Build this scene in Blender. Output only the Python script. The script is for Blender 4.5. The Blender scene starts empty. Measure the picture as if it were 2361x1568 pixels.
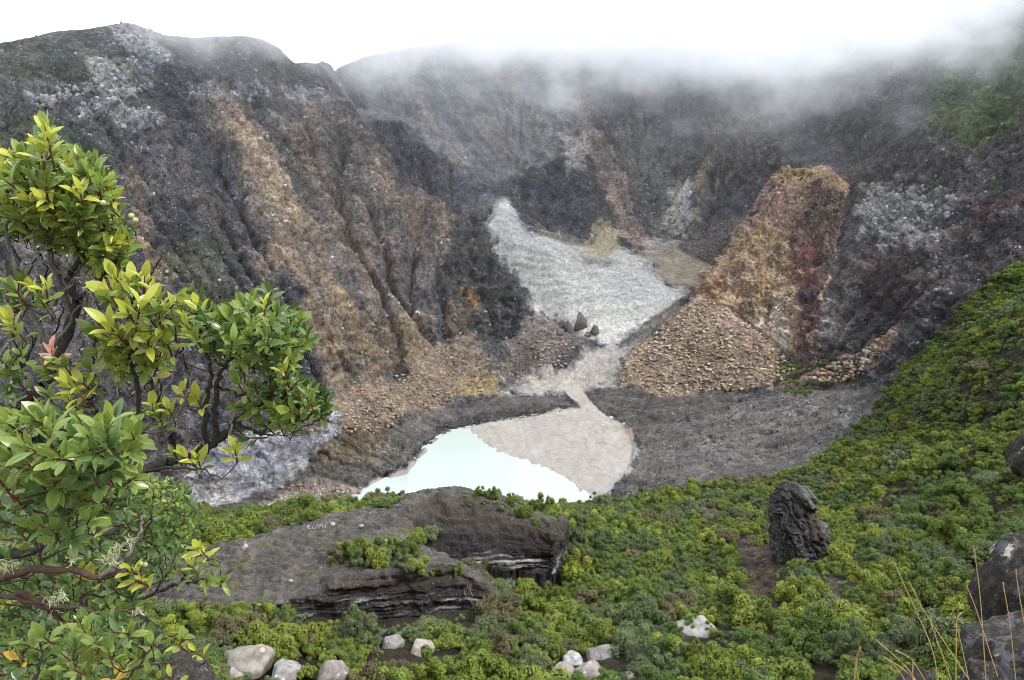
import bpy, bmesh, math, random
import numpy as np
from mathutils import Vector, Matrix, Euler
from mathutils.geometry import delaunay_2d_cdt

random.seed(7)
rng = np.random.default_rng(7)
scene = bpy.context.scene
col = scene.collection

# ------------------------------------------------------------------ camera
CAM_H = 200.0                      # eye above the crater lake
PITCH = math.radians(20.0)
FOC = 1801.0                       # focal length for a survey sheet 2361 x 1568 units
SW, SH = 2361.0, 1568.0
cam_d = bpy.data.cameras.new("camera")
cam_d.sensor_width = 36.0
cam_d.lens = 36.0 * FOC / SW
cam_d.clip_start = 0.1
cam_d.clip_end = 12000
cam = bpy.data.objects.new("camera", cam_d)
cam.location = (0, 0, CAM_H)
cam.rotation_euler = (math.radians(90) - PITCH, 0, 0)
col.objects.link(cam)
scene.camera = cam

# ------------------------------------------------------------------ overcast sky
SUN_EL, SUN_AZ = math.radians(50), math.radians(104)      # azimuth measured from +Y towards +X
world = bpy.data.worlds.new("World")
scene.world = world
world.use_nodes = True
wn, wl = world.node_tree.nodes, world.node_tree.links
wn.clear()
w_out = wn.new("ShaderNodeOutputWorld")
w_bg = wn.new("ShaderNodeBackground")
w_sky = wn.new("ShaderNodeTexSky")
w_sky.sky_type = 'NISHITA'
w_sky.sun_disc = False
w_sky.sun_elevation = SUN_EL
w_sky.sun_rotation = SUN_AZ
w_mix = wn.new("ShaderNodeMix")
w_mix.data_type = 'RGBA'
w_mix.inputs[0].default_value = 0.93                     # almost closed cloud cover
w_mix.inputs[7].default_value = (7.6, 7.85, 8.3, 1)
wl.new(w_sky.outputs[0], w_mix.inputs[6])
wl.new(w_mix.outputs[2], w_bg.inputs[0])
w_bg.inputs[1].default_value = 0.10
wl.new(w_bg.outputs[0], w_out.inputs[0])

sun_d = bpy.data.lights.new("sun", 'SUN')
sun_d.energy = 1.5
sun_d.angle = math.radians(10)
sun_d.color = (1.0, 0.97, 0.92)
sun = bpy.data.objects.new("sun", sun_d)
sd = Vector((math.sin(SUN_AZ) * math.cos(SUN_EL), math.cos(SUN_AZ) * math.cos(SUN_EL), math.sin(SUN_EL)))
sun.rotation_euler = (-sd).to_track_quat('-Z', 'Y').to_euler()
sun.location = (0, 0, 400)
col.objects.link(sun)

vs = scene.view_settings
vs.view_transform = 'Standard'
vs.look = 'None'
vs.exposure = 1.5
vs.gamma = 1.0
vs.use_curve_mapping = False
cy = scene.cycles
cy.use_denoising = True
cy.filter_width = 0.85
cy.max_bounces = 10
cy.diffuse_bounces = 3
cy.glossy_bounces = 2
cy.transmission_bounces = 3
cy.transparent_max_bounces = 6
cy.volume_bounces = 8
cy.volume_step_rate = 1.0
cy.volume_max_steps = 64

# ------------------------------------------------------------------ small helpers
CP, SP = math.cos(PITCH), math.sin(PITCH)
def ray(px, py):
    v = SH / 2 - py
    return ((px - SW / 2), FOC * CP + v * SP, -FOC * SP + v * CP)
def at(px, py, y):
    """survey direction + forward distance -> world point"""
    d = ray(px, py); t = y / d[1]
    return (d[0] * t, y, CAM_H + d[2] * t)
def atz(px, py, z):
    d = ray(px, py); t = (z - CAM_H) / d[2]
    return (d[0] * t, d[1] * t, z)
ALB = 0.64                         # the photograph is exposed for the ground, under a much brighter sky
def lin(c):
    """sRGB 0-255 -> linear"""
    return tuple(ALB * ((x / 255) / 12.92 if x / 255 <= 0.04045 else ((x / 255 + 0.055) / 1.055) ** 2.4) for x in c)

_perm = np.arange(256, dtype=np.int32); np.random.default_rng(3).shuffle(_perm)
_perm = np.concatenate([_perm, _perm, _perm])
_g = np.random.default_rng(5).normal(size=(256, 3)).astype(np.float32)
_g /= np.linalg.norm(_g, axis=1)[:, None]
def perlin(x, y, z):
    x = np.asarray(x, np.float32); y = np.asarray(y, np.float32); z = np.asarray(z, np.float32)
    xi = np.floor(x).astype(np.int32); yi = np.floor(y).astype(np.int32); zi = np.floor(z).astype(np.int32)
    xf = x - xi; yf = y - yi; zf = z - zi
    u = xf * xf * (3 - 2 * xf); v = yf * yf * (3 - 2 * yf); w = zf * zf * (3 - 2 * zf)
    xi &= 255; yi &= 255; zi &= 255
    res = 0
    for dx in (0, 1):
        wx = u if dx else 1 - u
        a = _perm[xi + dx]
        for dy in (0, 1):
            wy = v if dy else 1 - v
            b = _perm[a + yi + dy]
            for dz in (0, 1):
                wz = w if dz else 1 - w
                g = _g[_perm[b + zi + dz]]
                res = res + wx * wy * wz * (g[..., 0] * (xf - dx) + g[..., 1] * (yf - dy) + g[..., 2] * (zf - dz))
    return res * 1.5
def fbm(x, y, z, octv=4, gain=0.5):
    r = 0; a = 1.0; f = 1.0
    for i in range(octv):
        r = r + a * perlin(x * f + 17.1 * i, y * f + 5.3 * i, z * f + 9.7 * i); a *= gain; f *= 2.03
    return r
def ridged(x, y, z, octv=4, gain=0.5):
    r = 0; a = 1.0; f = 1.0
    for i in range(octv):
        n = 1 - np.abs(perlin(x * f + 31.7 * i, y * f + 11.9 * i, z * f + 3.1 * i)) * 1.6
        r = r + a * (n * n); a *= gain; f *= 2.07
    return r
def sstep(a, b, x):
    t = np.clip((x - a) / (b - a), 0, 1); return t * t * (3 - 2 * t)

def link(o, parent=None):
    col.objects.link(o)
    if parent is not None: o.parent = parent
    return o
def tag(o, label=None, cat=None, group=None, kind=None):
    if label: o["label"] = label
    if cat: o["category"] = cat
    if group: o["group"] = group
    if kind: o["kind"] = kind
    return o
def mesh_np(name, verts, faces, mat=None, smooth=True, colors=None, attrs=None):
    """verts (N,3), faces (M,3|4) arrays -> mesh"""
    me = bpy.data.meshes.new(name)
    verts = np.asarray(verts, np.float32); faces = np.asarray(faces, np.int32)
    k = faces.shape[1]
    me.vertices.add(len(verts)); me.vertices.foreach_set("co", verts.ravel())
    me.loops.add(faces.size); me.loops.foreach_set("vertex_index", faces.ravel())
    me.polygons.add(len(faces))
    me.polygons.foreach_set("loop_start", np.arange(0, faces.size, k, dtype=np.int32))
    me.polygons.foreach_set("loop_total", np.full(len(faces), k, dtype=np.int32))
    me.polygons.foreach_set("use_smooth", np.full(len(faces), smooth, dtype=bool))
    me.update(calc_edges=True)
    if colors is not None:
        a = me.attributes.new("tint", 'FLOAT_COLOR', 'POINT')
        c = np.ones((len(verts), 4), np.float32); c[:, :3] = colors
        a.data.foreach_set("color", c.ravel())
    for k2, v2 in (attrs or {}).items():
        a = me.attributes.new(k2, 'FLOAT', 'POINT'); a.data.foreach_set("value", np.asarray(v2, np.float32))
    if mat: me.materials.append(mat)
    return me

# ------------------------------------------------------------------ materials
class NT:
    def __init__(self, name):
        self.m = bpy.data.materials.new(name); self.m.use_nodes = True
        self.n = self.m.node_tree.nodes; self.l = self.m.node_tree.links; self.n.clear()
        self.out = self.n.new("ShaderNodeOutputMaterial")
    def new(self, t, **kw):
        x = self.n.new(t)
        for k, v in kw.items(): setattr(x, k, v)
        return x
    def link(self, a, b): self.l.new(a, b)
    def math(self, op, a, b=None, c=None, clamp=False):
        x = self.new("ShaderNodeMath", operation=op); x.use_clamp = clamp
        for i, v in enumerate((a, b, c)):
            if v is None: continue
            if hasattr(v, "is_output"): self.link(v, x.inputs[i])
            else: x.inputs[i].default_value = v
        return x.outputs[0]
    def mix(self, f, a, b, mode='MIX'):
        x = self.new("ShaderNodeMix", data_type='RGBA', blend_type=mode)
        for i, v in ((0, f), (6, a), (7, b)):
            if hasattr(v, "is_output"): self.link(v, x.inputs[i])
            elif i == 0: x.inputs[0].default_value = v
            else: x.inputs[i].default_value = (*v, 1) if len(v) == 3 else v
        return x.outputs[2]
    def attr(self, name, kind='GEOMETRY'):
        return self.new("ShaderNodeAttribute", attribute_name=name, attribute_type=kind)
    def pos(self, sc=(1, 1, 1)):
        g = self.new("ShaderNodeNewGeometry"); mp = self.new("ShaderNodeVectorMath", operation='MULTIPLY')
        self.link(g.outputs["Position"], mp.inputs[0]); mp.inputs[1].default_value = sc
        return mp.outputs[0]
    def noise(self, vec, scale, detail=3, rough=0.55):
        x = self.new("ShaderNodeTexNoise"); x.inputs["Scale"].default_value = scale
        x.inputs["Detail"].default_value = detail; x.inputs["Roughness"].default_value = rough
        if vec is not None: self.link(vec, x.inputs["Vector"])
        return x.outputs[0]
    def voronoi(self, vec, scale, feature='F1'):
        x = self.new("ShaderNodeTexVoronoi", feature=feature); x.inputs["Scale"].default_value = scale
        self.link(vec, x.inputs["Vector"]); return x
    def ramp(self, fac, stops):
        x = self.new("ShaderNodeValToRGB"); e = x.color_ramp.elements
        while len(e) < len(stops): e.new(0.5)
        for el, (p, c) in zip(e, stops): el.position = p; el.color = (*c, 1)
        self.link(fac, x.inputs[0]); return x.outputs[0]
    def bsdf(self, color, rough=0.85, spec=0.3, height=None, dist=0.2, strength=0.7):
        b = self.new("ShaderNodeBsdfPrincipled")
        if hasattr(color, "is_output"): self.link(color, b.inputs["Base Color"])
        else: b.inputs["Base Color"].default_value = (*color, 1)
        if hasattr(rough, "is_output"): self.link(rough, b.inputs["Roughness"])
        else: b.inputs["Roughness"].default_value = rough
        b.inputs["Specular IOR Level"].default_value = spec
        if height is not None:
            bp = self.new("ShaderNodeBump"); bp.inputs["Distance"].default_value = dist
            bp.inputs["Strength"].default_value = strength
            self.link(height, bp.inputs["Height"]); self.link(bp.outputs[0], b.inputs["Normal"])
        self.link(b.outputs[0], self.out.inputs[0])
        return b

def mat_terrain():
    t = NT("crater_rock")
    tint = t.attr("tint").outputs["Color"]
    clast = t.attr("clast").outputs["Fac"]
    soft = t.attr("soft").outputs["Fac"]
    p = t.pos()
    v1 = t.voronoi(p, 0.85)
    sep1 = t.new("ShaderNodeSeparateColor"); t.link(v1.outputs["Color"], sep1.inputs[0])
    n1 = t.noise(p, 0.40, 7, 0.82)
    nc = t.new("ShaderNodeMapRange"); t.link(n1, nc.inputs[0]); nc.inputs[1].default_value = .38; nc.inputs[2].default_value = .62; nc.inputs[3].default_value = .25; nc.inputs[4].default_value = 1.75
    var = t.math('ADD', t.math('MULTIPLY', sep1.outputs[0], 0.20), t.math('SUBTRACT', nc.outputs[0], 0.10))
    amt = t.math('ADD', t.math('MULTIPLY', t.math('SUBTRACT', 1.0, soft), 0.85), 0.15)
    k = t.math('ADD', t.math('MULTIPLY', t.math('SUBTRACT', var, 1.0), amt), 1.0)
    vm = t.new("ShaderNodeVectorMath", operation='SCALE'); t.link(tint, vm.inputs[0]); t.link(k, vm.inputs[3])
    base = vm.outputs[0]
    # pale stones where the clast attribute is high
    th = t.math('SUBTRACT', 1.0, t.math('MULTIPLY', clast, 0.62))
    m = t.math('MULTIPLY', t.math('GREATER_THAN', sep1.outputs[1], th), t.math('LESS_THAN', v1.outputs["Distance"], t.math('ADD', t.math('MULTIPLY', sep1.outputs[2], .34), .14)))
    sc = t.new("ShaderNodeVectorMath", operation='MULTIPLY_ADD'); t.link(base, sc.inputs[0])
    sc.inputs[1].default_value = (1.3, 1.3, 1.3); sc.inputs[2].default_value = (0.13, 0.127, 0.122)
    colr = t.mix(m, base, sc.outputs[0])
    h = t.math('SUBTRACT', t.math('MULTIPLY', n1, 2.6), t.math('MULTIPLY', v1.outputs["Distance"], 0.06))
    h = t.math('MULTIPLY', h, t.math('SUBTRACT', 1.0, t.math('MULTIPLY', soft, 0.93)))
    t.bsdf(colr, 0.9, 0.25, h, 1.8, 0.9)
    return t.m
# ------------------------------------------------------------------ terrain: survey break lines -> TIN -> height raster
P = []; E = []
def line(pts, mode='y', close=False):
    i0 = len(P)
    for p in pts:
        P.append(at(*p) if mode == 'y' else (atz(*p) if mode == 'z' else tuple(p)))
    for i in range(i0, len(P) - 1): E.append((i, i + 1))
    if close: E.append((len(P) - 1, i0))
def pts(lst, mode='y'):
    for p in lst: P.append(at(*p) if mode == 'y' else (atz(*p) if mode == 'z' else tuple(p)))

RIM = [(-300,130,470),(-100,112,490),(0,97,500),(60,85,510),(150,72,525),(230,57,545),(290,46,560),(330,58,570),(380,76,580),(430,80,590),
       (500,78,600),(560,64,610),(600,80,620),(650,105,635),(690,128,650),(760,138,700),(850,122,760),(950,105,800),(1100,85,840),(1300,62,860),
       (1450,48,870),(1550,38,870),(1700,45,870),(1830,60,870),(1900,45,850),(2000,15,800),(2100,-20,740),(2200,-60,690),(2361,-110,620),(2600,-190,560),(2900,-260,480)]
line(RIM)
for px, py, y in RIM[::2]:                                   # outer flank
    a = Vector(at(px, py, y)); d = Vector((a.x - 40, a.y - 330, 0)).normalized()
    q = a + d * 180; P.append((q.x, q.y, a.z - 75)); q = a + d * 650; P.append((q.x, q.y, a.z - 190))
# left wall
pts([(-300,330,400),(0,300,430),(150,300,448),(300,300,470),(400,300,500),(-300,600,310),(0,600,350),(150,600,368),(300,600,390),(400,520,430),
     (-100,900,290),(150,900,312),(330,900,330),(420,760,375),(-100,1200,240),(150,1180,262),(330,1120,300),(430,170,560),(300,170,520),(100,170,480),(560,140,600)])
line([(470,250,545),(480,420,480),(520,560,440),(600,760,405),(650,880,388),(690,960,376)])          # gully
line([(545,215,580),(560,330,522),(600,450,483),(680,600,452),(740,720,431),(785,872,408)])          # ochre rib
line([(670,220,625),(720,380,575),(800,540,518),(880,700,478),(925,850,438)])                        # gully
line([(790,238,640),(850,330,607),(900,385,590),(980,455,566),(1060,503,546),(1090,506,540),(1140,580,528),(1190,660,513),(1230,722,500),(1265,752,493),(1300,778,488)])  # rib to pyramid
line([(760,165,745),(800,262,712),(900,402,682),(1000,485,652),(1080,540,622),(1140,590,598),(1190,670,568),(1245,735,545),(1300,775,520)])  # hidden valley behind it
pts([(690,170,650),(960,600,512),(1000,560,522),(1050,650,500)])
line([(925,850,438),(965,815,448),(1010,792,462),(1060,775,468),(1130,790,466),(1200,770,476),(1300,778,488)])    # cliff foot
# fluted back slope and central cliffs
pts([(900,250,762),(1000,300,742),(1060,380,710),(1100,440,682),(1150,300,772),(1200,200,822),(1050,180,800),(900,170,770),(1200,400,715),
     (1170,468,640),(1230,470,672),(1300,470,668),(1300,535,630),(1380,545,618),(1380,470,655),(1250,330,755),(1300,150,830)])
line([(1330,240,772),(1370,330,728),(1420,430,688),(1460,500,652),(1485,560,622)])                  # pale rib
line([(1440,270,800),(1480,390,738),(1505,480,695),(1525,545,650)])                                  # scree gully
pts([(1400,150,835),(1550,150,830),(1560,300,770),(1560,430,700),(1580,500,655),(1640,360,722),(1600,470,672),(1700,300,748),(1700,150,825),(1850,150,800),
     (1800,380,650),(1850,300,700),(1900,200,748),(1980,100,770)])
# white slope, plateau
line([(1120,530,606),(1180,535,604),(1250,560,592),(1350,582,588),(1450,598,575),(1500,625,562),(1540,655,548),(1590,672,536)])
pts([(1510,600,575),(1560,590,588),(1620,610,578),(1660,625,566),(1600,640,560),(1530,560,618),(1600,560,612),(1680,540,622),(1720,480,650)])
pts([(1380,700,535),(1440,740,518),(1490,700,530),(1330,690,545)])
line([(1290,748,522),(1380,795,500),(1430,800,498),(1500,745,512),(1560,690,525)])
# buttress on the right
line([(1793,392,562),(1772,450,552),(1750,520,540),(1700,600,522),(1650,662,508),(1600,688,500)])
line([(1830,430,622),(1790,500,612),(1740,570,596),(1690,620,574),(1640,668,548),(1590,690,535)])     # hollow behind its edge
line([(1793,392,562),(1850,388,568),(1900,398,570),(1955,420,568)])
pts([(1850,372,622),(1950,385,625)])
line([(1600,690,498),(1680,690,492),(1705,722,486),(1785,772,468),(1830,812,450),(1870,838,428)])
line([(1955,420,568),(1930,520,520),(1880,620,488),(1850,700,468),(1870,838,428)])
pts([(1820,520,528),(1780,600,510),(1760,680,494)])
# right wall
line([(1870,838,428),(1980,802,420),(2080,742,405),(2200,684,394),(2361,592,388),(2600,500,380)])
pts([(1990,700,442),(2000,560,484),(1990,460,545),(2100,640,424),(2100,500,480),(2100,300,562),(2100,150,640),(2230,560,430),(2230,400,485),(2230,200,575),
     (2361,500,408),(2361,400,445),(2361,200,522),(2361,60,575),(2000,300,620),(2600,300,420),(1970,600,472),(2050,580,462)])
# talus fan under the buttress
pts([(1440,850,462),(1530,912,440),(1640,900,436),(1760,890,425),(1840,852,427),(1560,780,470),(1700,800,455)])
# stream floor
line([(1420,795,14),(1370,850,8),(1290,885,4),(1340,930,1.2),(1390,958,0.5)], 'z')
pts([(1170,868,4),(1240,840,6),(1130,820,12),(1060,890,7),(980,900,12),(1420,880,4),(1480,920,2)], 'z')
# brown talus on the left
pts([(850,880,24),(900,920,16),(960,860,20),(800,960,22),(860,990,11),(780,1040,12),(720,1010,20),(900,960,12),(930,800,36)], 'z')
# gravel terrace left of the outlet
line([(880,1000,8),(960,968,5.2),(1060,948,5.0),(1180,938,4.6),(1280,930,4.0),(1325,936,3)], 'z')
line([(900,1040,4),(985,1000,1.0),(1060,980,0.8),(1180,962,0.6),(1280,950,0.5),(1335,942,0.5)], 'z')
line([(960,945,6),(1060,925,5),(1180,915,4.4),(1260,912,3.4)], 'z')
# grey crackled outcrop left of the lake
line([(785,952,26),(740,990,24),(650,1000,26),(540,1010,27),(430,1050,26)], 'z')
line([(790,1000,13),(720,1060,7),(650,1112,4),(560,1150,3),(430,1172,3)], 'z')
# banks round the lake
pts([(700,1120,5),(760,1090,6),(880,1040,6.5),(930,1060,5),(850,1100,2.5),(780,1140,2),(700,1165,2.5),(800,1165,1)], 'z')
# right gravel fan
line([(1400,950,1),(1450,962,3.5),(1540,950,5.5),(1650,930,8),(1700,905,10)], 'z')
line([(1440,975,0.5),(1500,975,2),(1560,968,3.4),(1660,940,6)], 'z')
line([(1470,985,4),(1560,975,7.5),(1680,942,10),(1800,905,15)], 'z')
pts([(1500,1030,4.5),(1500,1100,3.5),(1430,1150,1.8),(1600,1080,7),(1600,1000,8),(1700,1000,11),(1700,1080,10),(1950,890,24),(2000,925,30),(1980,985,30),(1850,1000,19),(1800,1062,13),(1900,930,23)], 'z')
# edge of the green slope
line([(1250,1190,255),(1380,1166,266),(1500,1140,278),(1600,1120,290),(1750,1105,298),(1850,1080,312),(1950,1010,338),(2050,900,368),(2120,812,388),(2210,706,386),(2361,595,384)])
# green slope
pts([(400,1500,108),(900,1490,113),(1300,1480,118),(1700,1480,112),(2100,1480,98),(2361,1480,88),(100,1500,104),(-200,1500,100),
     (1200,1400,138),(1500,1400,142),(1800,1400,136),(2100,1400,121),(2361,1400,106),(2600,1400,95),
     (1330,1300,168),(1600,1300,178),(1800,1300,170),(2000,1300,157),(2361,1300,126),(2600,1300,110),
     (1330,1210,214),(1500,1200,236),(1700,1200,238),(1850,1200,230),(2000,1200,206),(2361,1200,158),(2600,1200,135),
     (2361,1000,212),(2200,1000,262),(2050,1000,306),(2361,850,256),(2150,850,344),(2361,700,312),(2250,740,358),(2600,850,215),(2700,600,300),(1950,1100,272),(1800,1140,272)])
pts([(300,1440,118),(600,1440,119),(900,1450,122),(1050,1430,126),(700,1568,101),(1180,1568,100),(1600,1568,99),(2000,1568,86),(2361,1568,76),(300,1568,98),(0,1568,94)])
# bench that carries the rock ledges, then the drop to the lake
pts([(300,1400,126),(600,1400,127),(900,1400,130),(1100,1380,134),(600,1350,133),(900,1345,138),(1100,1330,148),(1290,1320,158)])
pts([(300,1330,134),(600,1275,143),(800,1215,154),(950,1170,162),(1100,1160,166),(1230,1215,172)])
pts([(450,1215,215),(560,1205,235),(700,1185,255),(560,1180,292),(450,1180,290),(800,1185,265),(950,1175,275),(1100,1190,262),(300,1200,220)])
# viewpoint
pts([(0,0,198.4),(-3,1,198.2),(3,1,198.3),(-2.6,3.2,197.4),(2.4,3.6,196.4),(-6,3,198),(6,3,198.0),(0,3,197.0),(-12,-8,199),(12,-8,199),(0,5.2,194),(-6,6,194.5),(7,6,195),
     (0,15,179),(-12,15,181),(13,15,181),(0,40,151),(-30,40,153),(32,40,154),(0,70,123),(-50,70,126),(50,70,128),
     (-60,30,185),(60,30,190),(-60,-20,200),(60,-20,204),(-150,60,198),(150,60,206),(-300,200,203),(300,200,232),(-430,350,208),(430,330,255),
     (-300,-200,205),(300,-200,210),(0,-200,203),(-900,0,120),(900,0,140),(-900,-900,60),(900,-900,60),(0,-900,60),(-900,800,90),(900,700,120),(-900,1700,20),(0,1700,20),(900,1700,20)], 'w')

PA = np.array(P)
vout, eout, fout, *_ = delaunay_2d_cdt([Vector((p[0], p[1])) for p in P], E, [], 0, 1e-4)
V2 = np.array([(v.x, v.y) for v in vout])
# heights of (possibly merged / split) vertices: nearest survey point or interpolation along a crossing
ZV = np.zeros(len(V2))
for i, v in enumerate(V2):
    d2 = ((PA[:, :2] - v) ** 2).sum(1); j = np.argsort(d2)[:3]
    if d2[j[0]] < 1e-3: ZV[i] = PA[j[0], 2]
    else:
        w = 1 / (d2[j] + 1e-6); ZV[i] = (PA[j, 2] * w).sum() / w.sum()

RX0, RX1, RY0, RY1, RES = -620, 620, -60, 1120, 1.0
gx = np.arange(RX0, RX1 + 0.5, RES); gy = np.arange(RY0, RY1 + 0.5, RES)
HR = np.full((len(gy), len(gx)), 100.0, np.float64)
for f in fout:
    for k in range(1, len(f) - 1):
        a, b, c = V2[f[0]], V2[f[k]], V2[f[k + 1]]
        x0, x1 = min(a[0], b[0], c[0]), max(a[0], b[0], c[0]); y0, y1 = min(a[1], b[1], c[1]), max(a[1], b[1], c[1])
        i0, i1 = max(0, int(math.floor((x0 - RX0) / RES))), min(len(gx), int(math.ceil((x1 - RX0) / RES)) + 1)
        j0, j1 = max(0, int(math.floor((y0 - RY0) / RES))), min(len(gy), int(math.ceil((y1 - RY0) / RES)) + 1)
        if i0 >= i1 or j0 >= j1: continue
        det = (b[1] - c[1]) * (a[0] - c[0]) + (c[0] - b[0]) * (a[1] - c[1])
        if abs(det) < 1e-9: continue
        X, Y = np.meshgrid(gx[i0:i1], gy[j0:j1])
        l1 = ((b[1] - c[1]) * (X - c[0]) + (c[0] - b[0]) * (Y - c[1])) / det
        l2 = ((c[1] - a[1]) * (X - c[0]) + (a[0] - c[0]) * (Y - c[1])) / det
        l3 = 1 - l1 - l2
        m = (l1 >= -1e-6) & (l2 >= -1e-6) & (l3 >= -1e-6)
        zz = l1 * ZV[f[0]] + l2 * ZV[f[k]] + l3 * ZV[f[k + 1]]
        sub = HR[j0:j1, i0:i1]; sub[m] = zz[m]
def blur(a, s):
    r = int(3 * s + 1); k = np.exp(-0.5 * (np.arange(-r, r + 1) / s) ** 2); k /= k.sum()
    for ax in (0, 1):
        b = np.pad(a, [(r, r) if i == ax else (0, 0) for i in (0, 1)], mode='edge')
        o = np.zeros_like(a)
        for i, w in enumerate(k):
            o += w * (b[i:i + a.shape[0], :] if ax == 0 else b[:, i:i + a.shape[1]])
        a = o
    return a
HR = 0.75 * blur(HR, 2.2) + 0.25 * blur(HR, 6.0)

def inpoly(X, Y, poly):
    r = np.zeros(X.shape, bool); n = len(poly)
    for i in range(n):
        x0, y0 = poly[i][0], poly[i][1]; x1, y1 = poly[(i + 1) % n][0], poly[(i + 1) % n][1]
        if y0 == y1: continue
        c = ((y0 > Y) != (y1 > Y)) & (X < (x1 - x0) * (Y - y0) / (y1 - y0) + x0)
        r ^= c
    return r
def sdist(X, Y, poly):
    """signed distance, positive inside"""
    d = np.full(X.shape, 1e18); n = len(poly)
    for i in range(n):
        ax, ay = poly[i][0], poly[i][1]; bx, by = poly[(i + 1) % n][0], poly[(i + 1) % n][1]
        ex, ey = bx - ax, by - ay; L = ex * ex + ey * ey + 1e-12
        t = np.clip(((X - ax) * ex + (Y - ay) * ey) / L, 0, 1)
        d = np.minimum(d, (X - ax - t * ex) ** 2 + (Y - ay - t * ey) ** 2)
    d = np.sqrt(d); return np.where(inpoly(X, Y, poly), d, -d)
GX, GY = np.meshgrid(gx, gy)
# running water has cut ravines into the walls: stream-power erosion on a 2 m raster
ei = slice(int(300 - RY0), int(930 - RY0), 2); ej = slice(int(-460 - RX0), int(500 - RX0), 2)
ex, ey = GX[ei, ej], GY[ei, ej]; h0 = HR[ei, ej].copy()
hE = h0 + 3.2 * fbm(ex / 34, ey / 34, ex * 0, 4, .6) + 0.6 * fbm(ex / 6, ey / 6, ex * 0 + 7, 2)
ny_, nx_ = hE.shape; idx = np.arange(ny_ * nx_).reshape(ny_, nx_)
ACC = None
for it in range(16):
    best = np.zeros_like(hE); rec = idx.copy(); hp = np.pad(hE, 1, mode='constant', constant_values=1e9); ip_ = np.pad(idx, 1, mode='edge')
    for dy in (-1, 0, 1):
        for dx in (-1, 0, 1):
            if not (dx or dy): continue
            sl_ = (hE - hp[1 + dy:1 + dy + ny_, 1 + dx:1 + dx + nx_]) / (2.0 * math.hypot(dx, dy))
            mk = sl_ > best; best[mk] = sl_[mk]; rec[mk] = ip_[1 + dy:1 + dy + ny_, 1 + dx:1 + dx + nx_][mk]
    acc = [1.0] * (ny_ * nx_); rl = rec.ravel().tolist()
    for i in np.argsort(-hE.ravel()).tolist():
        r_ = rl[i]
        if r_ != i: acc[r_] += acc[i]
    ACC = np.array(acc).reshape(ny_, nx_)
    hE -= np.minimum(0.055 * np.sqrt(ACC) * np.minimum(best, 1.2), 1.1)
    hE += 0.10 * (np.pad(hE, 1, mode='edge')[:-2, 1:-1] + np.pad(hE, 1, mode='edge')[2:, 1:-1] + np.pad(hE, 1, mode='edge')[1:-1, :-2] + np.pad(hE, 1, mode='edge')[1:-1, 2:] - 4 * hE) * .35
dE = hE - h0; dE = dE - blur(dE, 9.0)
dE = np.clip(dE * 1.25, -8, 6)
lA = blur(np.log1p(ACC), .8)
edge = np.minimum.reduce([sstep(300, 340, ey), 1 - sstep(890, 930, ey), sstep(-460, -420, ex), 1 - sstep(460, 500, ex)])
wE = edge * sstep(14, 34, h0)
EH = np.zeros_like(HR); EA = np.zeros_like(HR)
def up2(a):
    o = np.zeros((a.shape[0] * 2, a.shape[1] * 2)); ap = np.pad(a, [(0, 1), (0, 1)], mode='edge')
    o[::2, ::2] = a; o[1::2, ::2] = (ap[:-1, :-1] + ap[1:, :-1]) / 2; o[::2, 1::2] = (ap[:-1, :-1] + ap[:-1, 1:]) / 2
    o[1::2, 1::2] = (ap[:-1, :-1] + ap[1:, :-1] + ap[:-1, 1:] + ap[1:, 1:]) / 4; return o
fi = slice(ei.start, ei.start + 2 * ny_); fj = slice(ej.start, ej.start + 2 * nx_)
EH[fi, fj] = up2(dE * wE); EA[fi, fj] = up2(lA * edge)
# the ledges are rock bodies of their own: the soil lies lower under them
LEDGE_FOOT = [[at(*p)[:2] for p in q] for q in ([(235,1402,126),(600,1400,125.5),(740,1385,126.5),(900,1330,129),(1050,1310,131.5),(1160,1400,130.5),(1165,1370,136),(1050,1278,143),(1000,1270,147),(950,1200,160),(850,1168,168),(730,1180,165),(560,1245,153),(200,1320,144)],
              [(890,1300,147),(1278,1320,147.5),(1295,1200,166),(1180,1150,172),(1040,1118,172),(900,1150,169)])]
for b_ in LEDGE_FOOT:
    s_ = (slice(int(100 - RY0), int(190 - RY0)), slice(int(-110 - RX0), int(40 - RX0)))
    HR[s_] -= 5.5 * sstep(-2.5, 1.5, sdist(GX[s_], GY[s_], b_))

# lake basin: shore polygon, mud delta rising out of it
SHORE = [atz(px, py, 0) for px, py in [(800,1185),(815,1165),(835,1128),(872,1106),(938,1090),(962,1060),(985,1030),(1008,1012),(1045,992),(1100,980),(1200,964),(1290,950),(1338,944),
         (1395,958),(1440,982),(1458,1005),(1466,1050),(1450,1092),(1405,1138),(1360,1175),(1250,1215),(1000,1215)]]
DELTA = [atz(px, py, 0) for px, py in [(1075,980),(1100,1005),(1120,1022),(1150,1045),(1210,1058),(1270,1085),(1330,1118),(1385,1172),(1500,1172),(1500,930),(1300,930)]]
sub = (slice(int(250 - RY0), int(520 - RY0)), slice(int(-130 - RX0), int(150 - RX0)))
sx, sy = GX[sub], GY[sub]
ds = sdist(sx, sy, SHORE) + 1.6 * fbm(sx / 9, sy / 9, sx * 0, 3)
O2 = atz(1345, 925, 0); anr = np.arctan2(sx - O2[0], O2[1] - sy)
dd = sdist(sx, sy, DELTA) + 3.2 * fbm(anr * 26, np.hypot(sx - O2[0], sy - O2[1]) / 22, sx * 0, 3, .6) + 1.6 * fbm(sx / 16 + sy / 30, sy / 16, sx * 0, 4)
bed = np.where(dd > 0, 0.05 + 0.045 * np.minimum(dd, 30) ** 0.75, 0.12 * dd)
bed = np.clip(bed, -2.0, 0.7)
tw = sstep(-2.0, 2.5, ds)
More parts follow.
